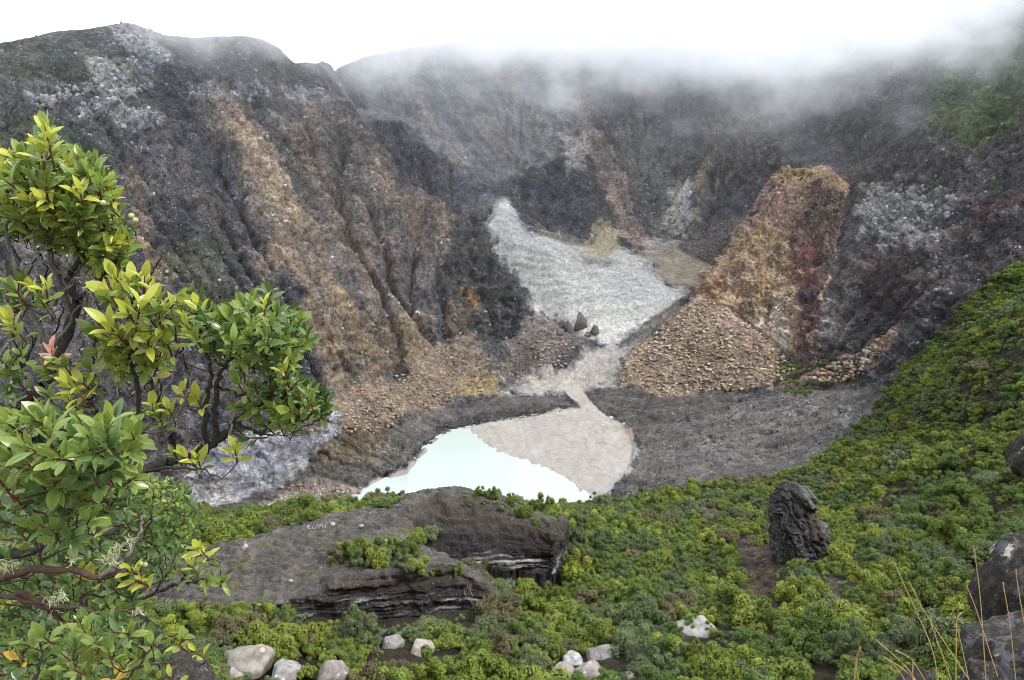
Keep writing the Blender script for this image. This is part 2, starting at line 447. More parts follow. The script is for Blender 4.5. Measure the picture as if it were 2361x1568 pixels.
HR[sub] = np.where(ds > -2, HR[sub] * (1 - tw) + tw * np.where(dd > 0, bed, np.minimum(bed, -0.25)), np.maximum(HR[sub], 0.4))

def hs(x, y, HR=None):
    HR = globals()['HR'] if HR is None else HR
    fx = np.clip((np.asarray(x) - RX0) / RES, 0, len(gx) - 1.001); fy = np.clip((np.asarray(y) - RY0) / RES, 0, len(gy) - 1.001)
    i = fx.astype(int); j = fy.astype(int); u = fx - i; v = fy - j
    return (HR[j, i] * (1 - u) * (1 - v) + HR[j, i + 1] * u * (1 - v) + HR[j + 1, i] * (1 - u) * v + HR[j + 1, i + 1] * u * v)
_ys = np.concatenate([np.arange(8, 60, 0.5), np.arange(60, 1000, 0.5)])
def spot(px, py, y0=8.0):
    """where the line of sight through a survey mark meets the ground -> world x, y, z"""
    d = ray(px, py); ys = _ys[_ys >= y0]; t = ys / d[1]
    z = CAM_H + d[2] * t; h = hs(d[0] * t, ys)
    k = np.nonzero(h >= z)[0]
    k = k[0] if len(k) else len(ys) - 1
    return (d[0] * t[k], ys[k], float(h[k]))
# ------------------------------------------------------------------ terrain sheet, diced finer where the ground is steep
NF, NR = 900, 800
azf = np.radians(np.linspace(-38.5, 38.5, NF))
azb = np.radians(np.concatenate([np.linspace(-180, -39, 48)]))
azs = np.concatenate([azb, azf, -azb[::-1]])
rr = np.concatenate([np.geomspace(0.6, 60, 500)[:-1], np.linspace(60, 1000, 2600), np.geomspace(1002, 1300, 20)])
ca, sa = np.sin(azs)[:, None], np.cos(azs)[:, None]
hz = hs(ca * rr, sa * rr)
el = np.arctan2(hz - CAM_H, rr)
rm = np.maximum.accumulate(el, 1)
vis = np.where(el >= rm - 0.004, 1.0, 0.12)
w = np.abs(np.diff(el, axis=1)) * vis[:, 1:] + 0.10 * np.diff(np.log(rr))[None, :] * np.where(rr[1:] > 60, 1.0, 0.22) + 0.0001
w[:, rr[1:] < 60] *= 0.45
k = np.exp(-0.5 * (np.arange(-10, 11) / 4.0) ** 2); k /= k.sum()
wp = np.pad(w, [(10, 10), (0, 0)], mode='edge')
w = sum(k[i] * wp[i:i + w.shape[0]] for i in range(21))
cdf = np.concatenate([np.zeros((len(azs), 1)), np.cumsum(w, 1)], 1); cdf /= cdf[:, -1:]
R = np.stack([np.interp(np.linspace(0, 1, NR), cdf[i], rr) for i in range(len(azs))])
TX = (ca * R).astype(np.float64); TY = (sa * R).astype(np.float64); TZ = hs(TX, TY)
# macro normals
e = 1.5
nx = -(hs(TX + e, TY) - hs(TX - e, TY)) / (2 * e); ny = -(hs(TX, TY + e) - hs(TX, TY - e)) / (2 * e)
nl = np.sqrt(nx * nx + ny * ny + 1); slope = np.sqrt(nx * nx + ny * ny)
NX, NY, NZ = nx / nl, ny / nl, 1 / nl

el2 = np.arctan2(TZ - CAM_H, R)
act = (el2 >= np.maximum.accumulate(el2, 1) - 0.035) & (np.abs(azs) < math.radians(39))[:, None] & (R < 980)     # ground that can be seen gets the fine relief
FULL = (TX, TY, TZ, NX, NY, NZ)
TX, TY, TZ, NX, NY, NZ, slope = (a[act] for a in (TX, TY, TZ, NX, NY, NZ, slope))
C = np.empty(TX.shape + (3,)); C[:] = lin((92, 89, 90))
clast = np.full(TX.shape, 0.45); soft = np.zeros(TX.shape); rough = np.ones(TX.shape); cls = np.zeros(TX.shape, int)
fx, fy, fz = TX.astype(np.float32), TY.astype(np.float32), TZ.astype(np.float32)
W1 = fbm(fx / 22, fy / 22, fz / 22, 4, 0.6)            # warps and mottling shared by the layers
W2 = fbm(fx / 5 + 40, fy / 5, fz / 5, 3, 0.6)
# fall-line coordinates for the streaks and flutes
def radial(cx, cy): return np.arctan2(TX - cx, TY - cy), np.hypot(TX - cx, TY - cy)
thL, rhL = radial(20, 300); thB, rhB = radial(150, 524); thR, rhR = radial(60, 560)
wR = sstep(60, 170, TX - 0.12 * (TY - 600)); wB = sstep(-120, -60, TX + 0.9 * (TY - 640)) * (1 - wR); wL = np.clip(1 - wR - wB, 0, 1)
def streak(fr, seed, octv=3):
    return (wL * fbm(thL * 230 / fr + seed, rhL / (fr * 7), fz * 0, octv) + wB * fbm(thB * 260 / fr + seed, rhB / (fr * 8), fz * 0, octv)
            + wR * fbm(thR * 220 / fr + seed, rhR / (fr * 7), fz * 0, octv))
S1, S2 = streak(16, 3.3), streak(5, 8.1)
CLS = ["crater_wall", "hillside", "talus_slope", "gravel_fan", "mud_flat", "sulphur_slope"]
def layer(poly, c, op=1.0, f=4, warp=8, cl=None, so=None, ro=None, k=None, st=0.0, mode='s', f2=None):
    pw = [spot(*p) if mode == 's' else (atz(p[0], p[1], 0) if mode == '0' else p) for p in poly]
    xs = [p[0] for p in pw]; ys = [p[1] for p in pw]; mg = f + warp * 1.6 + 1
    sel = (TX > min(xs) - mg) & (TX < max(xs) + mg) & (TY > min(ys) - mg) & (TY < max(ys) + mg)
    if not sel.any(): return
    d = sdist(TX[sel], TY[sel], pw) + warp * (W1[sel] * 0.8 + W2[sel] * 0.35)
    wgt = sstep(-f, f, d)
    if st: wgt = wgt * np.clip(1 - st + st * 2.2 * np.clip(0.5 + S1[sel] * 0.9 + S2[sel] * 0.6, 0, 1), 0, 1)
    wo = (wgt * op)[:, None]
    if c is not None: C[sel] = C[sel] * (1 - wo) + np.array(lin(c)) * wo
    for arr, v in ((clast, cl), (soft, so), (rough, ro)):
        if v is not None: arr[sel] = arr[sel] * (1 - wgt) + v * wgt
    if k is not None:
        t = cls[sel]; t[wgt > 0.5] = k; cls[sel] = t
# broad hillside on our side of the crater
hill = [(-700,-200),(-700,140),(-260,230),(-120,262),(-60,285),(0,262)] + [spot(*p)[:2] for p in [(1395,1172),(1500,1146),(1600,1126),(1750,1110),(1850,1085),(1950,1015),(2050,905),(2120,818),(2210,712),(2340,610)]] + [(420,300),(700,200),(700,-200)]
layer(hill, (62, 56, 42), 1, 3, 4, 0.04, 0.3, 0.30, 1, mode='w')
layer([(-150,255),(60,255),(62,322),(40,335),(-60,338),(-110,330),(-150,330)], (98,94,90), .95, 3, 4, .4, .2, .12, 3, mode='w')
# left wall
layer([(-40,90),(300,60),(520,90),(640,150),(560,215),(440,240),(300,290),(0,330)], (88,88,88), .7, 10, 14, .45)
layer([(0,265),(90,262),(230,300),(262,370),(180,400),(0,420)], (76,82,66), .8, 6, 12, .3)
layer([(0,100),(180,80),(240,130),(200,190),(0,230)], (74,78,66), .7, 8, 12, .35)
for b in ([(45,240),(130,205),(230,175),(300,160),(300,185),(200,215),(130,240),(60,262)], [(170,255),(260,210),(350,180),(350,200),(260,240),(190,270)], [(200,150),(240,140),(330,118),(400,130),(360,160),(250,165)],
          [(255,75),(330,60),(370,110),(330,130),(270,120)], [(430,195),(550,190),(620,210),(590,228),(450,230)], [(250,270),(300,255),(370,268),(350,300),(280,300)], [(640,170),(740,200),(760,225),(660,220)], [(570,240),(640,250),(660,300),(590,290)]):
    layer(b, (150,150,152), .6, 2, 7, .95, st=.35)
layer([(450,250),(545,225),(640,310),(700,260),(795,240),(870,335),(1060,498),(1075,560),(1005,640),(1010,790),(930,862),(790,890),(750,760),(640,640),(560,500),(500,330)], (126,114,104), .85, 6, 14, .5, st=.25)
layer([(525,290),(560,270),(610,300),(650,360),(690,470),(720,590),(770,700),(800,880),(745,860),(700,720),(640,590),(560,430)], (152,134,112), .85, 4, 10, .35, st=.6)
layer([(560,300),(620,300),(680,420),(640,430)], (180,160,140), .7, 3, 8, .6, st=.4)
layer([(285,385),(318,395),(350,500),(372,610),(330,620),(305,480)], (140,120,104), .8, 2, 5, .3, st=.3)
layer([(330,560),(400,580),(400,640),(340,650)], (150,125,105), .6, 4, 8)
layer([(860,350),(900,392),(980,462),(1062,508),(1050,560),(980,550),(900,470)], (146,126,108), .8, 3, 8, .3, st=.5)
layer([(740,700),(800,690),(900,740),(1000,720),(1010,795),(930,865),(790,895)], (146,126,98), .75, 4, 8, .25, st=.75)
layer([(800,380),(860,400),(920,560),(960,640),(900,640),(840,540)], (134,116,108), .6, 6, 12, .6, st=.5)
layer([(820,560),(960,590),(990,700),(900,690)], (112,100,96), .7, 6, 12, .5, st=.5)
layer([(400,500),(520,560),(560,700),(470,720),(380,640)], (96,98,80), .7, 8, 14, .5)
layer([(480,300),(530,330),(560,470),(520,560),(490,470)], (74,72,76), .8, 4, 8, .3)
layer([(330,420),(500,400),(520,540),(400,560),(350,500)], (80,78,78), .7, 6, 10, .5)
# pyramid
layer([(1055,520),(1095,506),(1145,590),(1235,725),(1215,770),(1130,792),(1025,782),(1012,650)], (84,82,80), .92, 3, 6, .4, 0, 1.25)
layer([(1062,668),(1095,660),(1110,700),(1080,715)], (176,132,66), .85, 2, 5, .2, st=.5)
layer([(1020,700),(1060,690),(1080,780),(1025,780)], (120,100,84), .7, 3, 6, .3)
# fluted back slope
layer([(715,150),(850,135),(1100,110),(1300,150),(1320,290),(1240,380),(1130,420),(1000,340),(880,270),(790,215)], (132,129,128), .9, 8, 14, .2, .55, .55)
layer([(1000,430),(1100,360),(1160,400),(1200,470),(1120,480),(1060,470)], (116,116,118), .8, 8, 10, .4, .4, .6)
layer([(830,260),(960,330),(1060,400),(1130,440),(1090,480),(960,420),(860,320)], (86,84,88), .8, 4, 8, .45)
layer([(1090,430),(1190,420),(1330,420),(1390,470),(1370,545),(1300,540),(1210,490)], (82,82,86), .85, 4, 8, .5, 0, 1.3)
layer([(1060,330),(1110,340),(1100,390),(1070,400)], (140,138,138), .6, 4, 8, .3)
# sulphur-white slope
layer([(1118,528),(1165,468),(1195,505),(1260,550),(1350,570),(1400,545),(1470,590),(1520,640),(1590,660),(1560,700),(1480,745),(1400,800),(1340,775),(1285,745),(1235,722),(1170,620)], (228,227,222), .97, 6, 11, .3, .52, .26, 5)
layer([(1165,468),(1200,500),(1290,560),(1240,560),(1180,520)], (226,224,220), .8, 3, 5)
layer([(1200,500),(1330,545),(1380,570),(1300,560)], (140,130,118), .8, 3, 6)
layer([(1360,515),(1400,510),(1440,570),(1400,600),(1355,580)], (186,168,128), .8, 3, 6, .2, st=.4)
layer([(1340,590),(1420,600),(1410,620),(1350,612)], (130,128,118), .85, 3, 5)
layer([(1420,600),(1540,660),(1500,700),(1400,690)], (214,216,218), .7, 5, 8)
layer([(1230,722),(1330,760),(1340,800),(1260,770)], (130,122,112), .8, 3, 6, .5, 0, .8)
layer([(1430,800),(1480,750),(1560,692),(1580,692),(1500,770),(1450,812)], (120,116,108), .9, 1.5, 3, .3, .2, .3)
# rib and gully behind
layer([(1322,235),(1340,240),(1400,340),(1450,450),(1500,560),(1470,590),(1420,490),(1360,360)], (168,144,128), .8, 3, 8, .5, st=.3)
layer([(1290,310),(1345,320),(1350,400),(1310,395)], (196,186,176), .75, 3, 6, .4, st=.5)
layer([(1430,260),(1500,300),(1560,430),(1580,520),(1530,560),(1480,470),(1430,370)], (128,128,124), .85, 5, 8, .7, .1, .5, 2)
layer([(1545,440),(1600,430),(1610,500),(1575,545),(1525,530)], (200,196,188), .85, 3, 7, .2, st=.4)
layer([(1600,400),(1625,370),(1640,400),(1615,500),(1590,540)], (164,142,108), .75, 2, 5, .2, st=.3)
layer([(1500,590),(1560,560),(1670,620),(1660,650),(1590,665),(1520,645)], (186,172,152), .95, 4, 8, .15, .6, .12, 4)
layer([(1470,560),(1530,545),(1570,575),(1500,600)], (176,164,150), .8, 3, 5, .4, .2, .2)
layer([(1555,570),(1650,510),(1760,450),(1765,480),(1700,590),(1650,618),(1580,590)], (112,104,104), .92, 3, 5, .55, .1, .35, 2)
layer([(1620,260),(1760,260),(1790,400),(1690,450),(1620,440)], (104,94,86), .7, 8, 14, .5, st=.4)
# buttress
layer([(1790,390),(1860,386),(1955,418),(1940,500),(1880,560),(1850,700),(1870,838),(1800,785),(1710,725),(1690,692),(1600,690),(1650,662),(1700,600),(1750,520)], (176,146,118), .95, 2, 5, .5, 0, .9)
layer([(1795,395),(1900,398),(1940,430),(1880,450),(1800,440)], (198,166,124), .85, 2, 5, .4)
layer([(1770,450),(1840,450),(1800,580),(1740,570)], (160,132,122), .75, 3, 6, .6, st=.4)
layer([(1790,560),(1840,540),(1830,680),(1780,700),(1720,690),(1700,640)], (186,150,96), .85, 3, 6, .3, st=.5)
layer([(1840,470),(1945,430),(1930,520),(1880,620),(1830,640),(1810,560)], (96,72,66), .92, 3, 6, .3, st=.35)
layer([(1850,570),(1900,560),(1915,620),(1880,680),(1825,690),(1820,660)], (124,70,66), .85, 3, 6, .2, st=.3)
layer([(1700,690),(1770,670),(1780,760),(1720,735)], (116,86,74), .75, 3, 5, .3)
layer([(1770,680),(1800,670),(1810,760),(1862,838),(1800,790)], (196,182,164), .85, 2, 4, .5)
layer([(1605,672),(1660,655),(1690,690),(1610,692)], (148,108,66), .8, 2, 4, .2)
# right wall
layer([(1900,440),(2000,300),(2200,250),(2361,300),(2361,560),(2200,680),(2080,740),(1980,800),(1880,830),(1850,700),(1890,620),(1940,520)], (84,79,78), .9, 6, 10, .55, 0, .8)
layer([(2000,430),(2160,420),(2200,480),(2160,560),(2030,580),(1990,500)], (142,140,138), .8, 5, 10, .9, 0, 1.2)
layer([(1880,690),(1960,680),(1990,730),(1960,800),(1900,790),(1870,730)], (116,112,110), .75, 4, 8, .8)
layer([(1850,640),(1900,640),(1890,760),(1860,800)], (98,64,64), .7, 3, 6)
layer([(2230,470),(2340,440),(2345,470),(2240,520)], (122,88,82), .6, 4, 6, .5)
layer([(2150,120),(2361,40),(2361,300),(2270,340),(2150,290),(2120,200)], (86,100,62), .95, 6, 12, .3)
layer([(1980,570),(2120,600),(2090,720),(1990,760)], (66,58,58), .85, 5, 9, .3)
# talus fan and floor
layer([(1600,690),(1690,692),(1790,778),(1845,850),(1790,892),(1640,902),(1535,920),(1425,885),(1438,832),(1520,750)], (168,150,130), .97, 5, 10, .95, .15, .18, 2)
layer([(1620,720),(1700,710),(1780,790),(1700,800)], (158,134,128), .6, 4, 8, .95)
layer([(1790,800),(1870,835),(1960,810),(1960,860),(1850,912),(1790,905)], (92,90,72), .8, 4, 5, .4, .1, .2, 3)
layer([(785,885),(925,862),(1010,792),(1062,776),(1130,820),(1155,880),(1080,912),(960,955),(880,1005),(790,1015),(770,960)], (152,136,120), .95, 6, 12, .8, .15, .18, 2)
layer([(1140,830),(1190,775),(1230,735),(1330,790),(1300,850),(1160,862)], (134,124,120), .92, 3, 5, .75, .15, .25, 2)
layer([(700,1000),(790,1000),(960,955),(990,1000),(950,1080),(840,1115),(820,1165),(560,1180),(620,1120)], (112,108,102), .9, 4, 6, .6, .2, .2, 3)
layer([(700,985),(880,975),(870,1040),(760,1075),(690,1050)], (140,122,100), .8, 5, 8, .7)
layer([(560,1168),(640,1120),(720,1110),(835,1130),(820,1168)], (166,152,144), .85, 3, 4, .8, .2, .15, 3)
layer([(885,1000),(960,950),(1160,915),(1262,910),(1332,936),(1300,950),(1060,985),(990,1010)], (108,105,103), .97, 1.5, 2, .25, .5, .15, 3)
layer([(980,998),(1060,962),(1180,946),(1290,938),(1335,940),(1290,950),(1060,985)], (84,81,80), .9, 1.0, 1.5, .5, .1, .4, 3)
layer([(1060,880),(1150,870),(1160,905),(1070,912)], (172,152,110), .85, 2, 4, .4, .4, .1)
layer([(1148,862),(1270,858),(1340,830),(1380,795),(1440,805),(1425,880),(1330,900),(1290,905),(1240,908),(1165,908)], (178,173,166), .96, 4, 8, .5, .7, .08, 4)
layer([(1300,905),(1450,890),(1540,920),(1680,900),(1760,892),(1680,938),(1560,968),(1480,985),(1400,955)], (104,100,98), .95, 1.5, 3, .4, .35, .2, 3)
layer([(1440,985),(1540,978),(1680,942),(1800,905),(1960,880),(2050,895),(1950,1012),(1850,1082),(1700,1108),(1500,1142),(1380,1168),(1450,1090),(1465,1030)], (124,121,119), .97, 2, 3, .35, .3, .2, 3)
layer([(1850,870),(1940,820),(2060,750),(2080,770),(1990,860),(1900,890)], (150,126,114), .85, 2, 4, .8, .1, .3, 2)
layer([(1930,930),(2010,940),(2000,985),(1940,975)], (152,152,152), .85, 2, 4, .9, 0, .8)
layer([(430,1172),(430,1040),(540,1005),(650,995),(740,985),(787,950),(792,1000),(720,1062),(650,1115),(560,1152)], (166,164,166), .95, 2, 5, .5, .1, .7, 0)
# mud delta and inlet
MUD = [(1338,944),(1290,905),(1330,900),(1395,958),(1440,982),(1458,1005),(1466,1050),(1450,1092),(1405,1138),(1360,1175),(1250,1215),(1000,1215),(800,1185),(815,1165),(835,1128),(872,1106),(938,1090),(962,1060),(985,1030),(1008,1012),(1045,992),(1100,980),(1200,964),(1290,950)]
layer(MUD, (176,171,164), .97, .6, 1.2, .05, 1.0, .02, 4, mode='0')
layer([(985,1030),(1008,1012),(1045,992),(1060,1005),(1030,1022),(1000,1035)], (176,150,128), .9, 1, 1.5, mode='0')
layer([(1440,980),(1462,1005),(1462,1030),(1440,1000),(1425,985)], (172,150,142), .8, 1, 2, mode='0')
# bare soil and rock showing through the scrub
for b in ([(1690,1250),(1780,1180),(1830,1330),(1850,1440),(1760,1400),(1700,1330)], [(1560,1165),(1640,1160),(1680,1200),(1620,1225)], [(1900,1330),(1990,1350),(1960,1430),(1900,1400)],
          [(2000,1150),(2080,1130),(2100,1160),(2010,1180)], [(2080,1190),(2170,1200),(2160,1250),(2090,1240)], [(2150,1330),(2240,1350),(2220,1400)]):
    layer(b, (104,90,78), .9, 1.5, 3, .5, 0, .6)
# mottling shared by everything
clus = fbm(fx / 9 + 70, fy / 9, fz / 9, 3, .6)
clast *= np.clip(0.45 + 1.3 * clus, 0.05, 1.3)
rk = (1 - 0.75 * soft) * np.where(cls == 5, .42, 1)
mott = np.exp((0.32 * W1 + 0.36 * W2 + 0.22 * S1 + 0.28 * S2 + 0.30 * clus) * rk)
ea = hs(TX, TY, EA); gm = (sstep(2.6, 4.6, ea) * (cls == 0) * .45)[:, None]
C = C * (1 - gm) + (C * .55 + np.array(lin((128, 124, 120))) * .45) * gm
chan = fbm(fx / 3.2 + fy / 14, fy / 30 - fx / 40, fz * 0, 3, 0.6)
mud = cls == 4
C *= mott[..., None]
O_ = atz(1345, 925, 0); an_ = np.arctan2(TX[mud] - O_[0], O_[1] - TY[mud]); ra_ = np.hypot(TX[mud] - O_[0], TY[mud] - O_[1])
br = ridged(an_ * 5 + 1.1 * W1[mud], ra_ / 45, an_ * 0, 3, .6); wst = fbm(an_ * 22, ra_ / 26, an_ * 0 + 3, 3, .6)
C[mud] *= (1 - 0.30 * sstep(1.52, 1.72, br) + 0.07 * np.clip(wst, -.6, 1))[:, None]
C[mud] *= (1 + 0.05 * np.clip(chan[mud], -1, 1) - 0.12 * sstep(0.85, 1.0, 1 - np.abs(W1[mud] * 1.3)))[:, None]
strata = fbm(fx / 70, fy / 70, (fz + 0.15 * fx + 3 * W1) / 4.0, 3, .6)
C *= (1 + 0.28 * np.clip(strata, -1, 1) * (cls == 0))[:, None]
warm = (np.array((1.06, 1.0, 0.93)) - 1) * (np.clip(S1 * 1.5 + W1, -1, 1.4) * (cls == 0))[..., None]
C *= 1 + warm
g_ = C.mean(1, keepdims=True); C = np.where((cls == 0)[:, None], g_ + (C - g_) * .92, C)
C *= np.where(cls == 0, 1.28, 1.0)[:, None]; C[cls == 0] *= np.array((.97, 1.0, 1.07))
C[cls == 5] *= (1 + .22 * np.clip(S2[cls == 5] + .6 * S1[cls == 5], -1.2, .8))[:, None]
C = np.clip(C, 0.012, 0.8)

# relief along the macro normal
flute = (wL * ridged(thL * 230 / 30, rhL / 150, fz * 0, 3, .55) + wB * ridged(thB * 260 / 26, rhB / 220, fz * 0, 3, .5) + wR * ridged(thR * 220 / 30, rhR / 160, fz * 0, 3, .55)) - 1.0
rock = ridged(fx / 19, fy / 19, fz / 14, 4, .55) - 1.0
fine = fbm(fx / 4, fy / 4, fz / 4, 3, .65)
eh = hs(TX, TY, EH); ea = hs(TX, TY, EA)
flute2 = (wL * ridged(thL * 230 / 10 + 4, rhL / 90, fz * 0, 2, .5) + wB * ridged(thB * 260 / 9 + 4, rhB / 150, fz * 0, 2, .5) + wR * ridged(thR * 220 / 11 + 4, rhR / 90, fz * 0, 2, .5)) - .8
bq = (fz - 0.20 * np.abs(fx + 40) + 4 * W1) / 8.5 + .35 * clus; bfr = bq - np.floor(bq)
bench = (sstep(0, .22, bfr) - bfr) * (perlin(np.floor(bq) * .71, np.floor(bq) * .37, fx / 60) + .7)      # hard beds stand out as ledges
steep = sstep(0.25, 0.7, slope)
benw = np.where(cls == 0, .25 + .75 * np.maximum(sstep(-150, -230, TX) * sstep(140, 165, TZ), sstep(150, 220, TX)), 0)
D = rough * ((2.2 * flute + 1.4 * flute2 + 2.6 * rock + 1.2 * strata + 2.6 * bench * benw) * (0.2 + 0.8 * steep) + 1.7 * fine + 1.6 * W1)
fa, fb_ = spot(1990, 935), spot(1480, 1020); fl = math.hypot(fb_[0] - fa[0], fb_[1] - fa[1]); ux, uy = (fb_[0] - fa[0]) / fl, (fb_[1] - fa[1]) / fl
al = (TX - fa[0]) * ux + (TY - fa[1]) * uy; ac = -(TX - fa[0]) * uy + (TY - fa[1]) * ux
gul = sstep(.80, 1.0, 1 - np.abs(perlin(ac / 13 + .55 * W1, al / 120, fz * 0)) * 1.6) + .5 * sstep(.84, 1.0, 1 - np.abs(perlin(ac / 6 + .5 * W1 + 9, al / 70, fz * 0)) * 1.6)          # rills on the gravel fans
D -= np.where(cls == 3, 2.6 * gul, 0)
flw = sstep(.25, .5, soft) * (cls == 0)
D += flw * 2.6 * (ridged(thB * 260 / 15, rhB / 260, fz * 0, 3, .5) - 1)
C *= (1 + (flw * .22 * np.clip(fbm(thB * 260 / 8, rhB / 200, fz * 0, 3), -1, 1)))[:, None]
near = sstep(20, 70, np.hypot(TX, TY)); D *= near
rimp = [at(*p) for p in RIM]; rd = np.full(TX.shape, 1e9)
for p_, q_ in zip(rimp[:-1], rimp[1:]):
    exx, eyy = q_[0] - p_[0], q_[1] - p_[1]; tt_ = np.clip(((TX - p_[0]) * exx + (TY - p_[1]) * eyy) / (exx * exx + eyy * eyy), 0, 1)
    rd = np.minimum(rd, np.hypot(TX - p_[0] - tt_ * exx, TY - p_[1] - tt_ * eyy))
rimw = .22 + .78 * sstep(4, 45, rd); D *= rimw; eh *= rimw          # grass and ash round off the rim
D += eh * np.where(cls == 1, 0, np.clip(rough * 1.1, .25, 1.1)) * .95
TXd = TX + D * NX; TYd = TY + D * NY; TZd = TZ + D * NZ
TZd = np.where((cls == 4) & (TZ < 0.9), TZ + 0.035 * fine * sstep(-.4, .3, TZ), TZd)
def full(a, fill):
    o = np.empty(act.shape + a.shape[1:], a.dtype); o[:] = fill; o[act] = a; return o
back = (np.array(lin((84, 80, 72))))
fr = FULL[1] < 230
C = full(C, back); clast = full(clast, 0.2); soft = full(soft, 0.2); cls = full(cls, 0); cls[~act & fr] = 1
TXd, TYd, TZd = (np.where(act, full(a, 0.0), b) for a, b in zip((TXd, TYd, TZd), FULL[:3]))

nA = len(azs)
vid = np.arange(nA * NR).reshape(nA, NR)
i2 = np.concatenate([np.arange(1, nA), [0]])
quads = np.stack([vid[:, :-1], vid[i2][:, :-1], vid[i2][:, 1:], vid[:, 1:]], -1)[:-1].reshape(-1, 4)
quads = quads[:, ::-1]
allv = np.stack([TXd, TYd, TZd], -1).reshape(-1, 3)
M_TERR = mat_terrain()
fc = cls.ravel()[quads[:, 0]]
Cf, clf, sof = C.reshape(-1, 3), clast.ravel(), soft.ravel()
# one common set of normals so that the pieces meet without a seam
for ci, nm in enumerate(CLS):
    q = quads[fc == ci]
    if not len(q): continue
    u, inv = np.unique(q, return_inverse=True)
    me = mesh_np(nm, allv[u], inv.reshape(-1, 4), M_TERR, True, Cf[u], {"clast": clf[u], "soft": sof[u]})
    tag(link(bpy.data.objects.new(nm, me)), {"crater_wall": "dark layered rock wall ringing the whole crater", "hillside": "steep scrub-covered slope falling away below the viewpoint",
        "talus_slope": "brown boulder-strewn scree below the cliffs", "gravel_fan": "dark grey gravel banks and fan beside the lake",
        "mud_flat": "pale braided mud delta and stream bed running into the lake", "sulphur_slope": "bleached white fumarole slope below the back cliffs"}[nm], None, None, "structure")

# ------------------------------------------------------------------ lake
def mat_water():
    t = NT("milky_water_sky_sheen")
    p = t.pos()
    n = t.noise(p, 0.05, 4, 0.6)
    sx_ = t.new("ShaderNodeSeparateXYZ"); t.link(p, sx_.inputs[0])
    # the sky's white reflection, painted into the water colour towards the delta
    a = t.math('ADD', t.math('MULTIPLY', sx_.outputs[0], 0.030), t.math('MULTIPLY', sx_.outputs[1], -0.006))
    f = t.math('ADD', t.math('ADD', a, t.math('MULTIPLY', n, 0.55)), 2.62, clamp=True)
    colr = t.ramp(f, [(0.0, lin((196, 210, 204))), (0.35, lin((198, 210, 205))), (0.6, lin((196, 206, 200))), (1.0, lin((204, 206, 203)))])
    h = t.noise(p, 1.2, 3, 0.5)
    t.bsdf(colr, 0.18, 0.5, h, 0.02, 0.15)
    return t.m
lv = [(p[0], p[1], 0.0) for p in SHORE]
cx = sum(p[0] for p in lv) / len(lv); cyy = sum(p[1] for p in lv) / len(lv)
lv = [(cx + (p[0] - cx) * 1.06, cyy + (p[1] - cyy) * 1.06, 0.0) for p in lv]
me = bpy.data.meshes.new("lake_water"); bm = bmesh.new()
bm.faces.new([bm.verts.new(p) for p in lv]); bmesh.ops.triangulate(bm, faces=bm.faces[:])
bmesh.ops.recalc_face_normals(bm, faces=bm.faces[:]); bm.to_mesh(me); bm.free()
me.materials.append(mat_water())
tag(link(bpy.data.objects.new("lake_water", me)), "milky turquoise crater lake with the white sky reflection painted in towards the delta", None, None, "structure")
# ------------------------------------------------------------------ rock ledges, pinnacle, boulders
def mat_rock(name, vs_, ns, dist, clast_amt=0.3, rough=0.88, spec=0.3, wet=False):
    t = NT(name)
    tint = t.attr("tint").outputs["Color"]
    tc = t.new("ShaderNodeTexCoord").outputs["Object"]
    v = t.voronoi(tc, vs_); sp = t.new("ShaderNodeSeparateColor"); t.link(v.outputs["Color"], sp.inputs[0])
    n = t.noise(tc, ns, 5, 0.68)
    k = t.math('ADD', t.math('MULTIPLY', sp.outputs[0], 0.35), t.math('ADD', t.math('MULTIPLY', n, 1.2), 0.22))
    vm = t.new("ShaderNodeVectorMath", operation='SCALE'); t.link(tint, vm.inputs[0]); t.link(k, vm.inputs[3])
    m = t.math('MULTIPLY', t.math('GREATER_THAN', sp.outputs[1], 1 - clast_amt), t.math('LESS_THAN', v.outputs["Distance"], 0.42))
    sc = t.new("ShaderNodeVectorMath", operation='MULTIPLY_ADD'); t.link(vm.outputs[0], sc.inputs[0])
    sc.inputs[1].default_value = (1.2, 1.2, 1.2); sc.inputs[2].default_value = (0.13, 0.125, 0.115)
    c = t.mix(m, vm.outputs[0], sc.outputs[0])
    h = t.math('SUBTRACT', t.math('MULTIPLY', n, 1.2), t.math('MULTIPLY', v.outputs["Distance"], 0.25))
    t.bsdf(c, rough, spec, h, dist, 0.85)
    return t.m
M_LEDGE = mat_rock("ledge_rock", 3.4, 0.9, 0.6, 0.045)
M_BOULD = mat_rock("boulder_stone", 4.0, 2.2, 0.35, 0.04)
M_BUTT = mat_rock("buttress_rock", 0.75, 0.38, 1.6, 0.16)

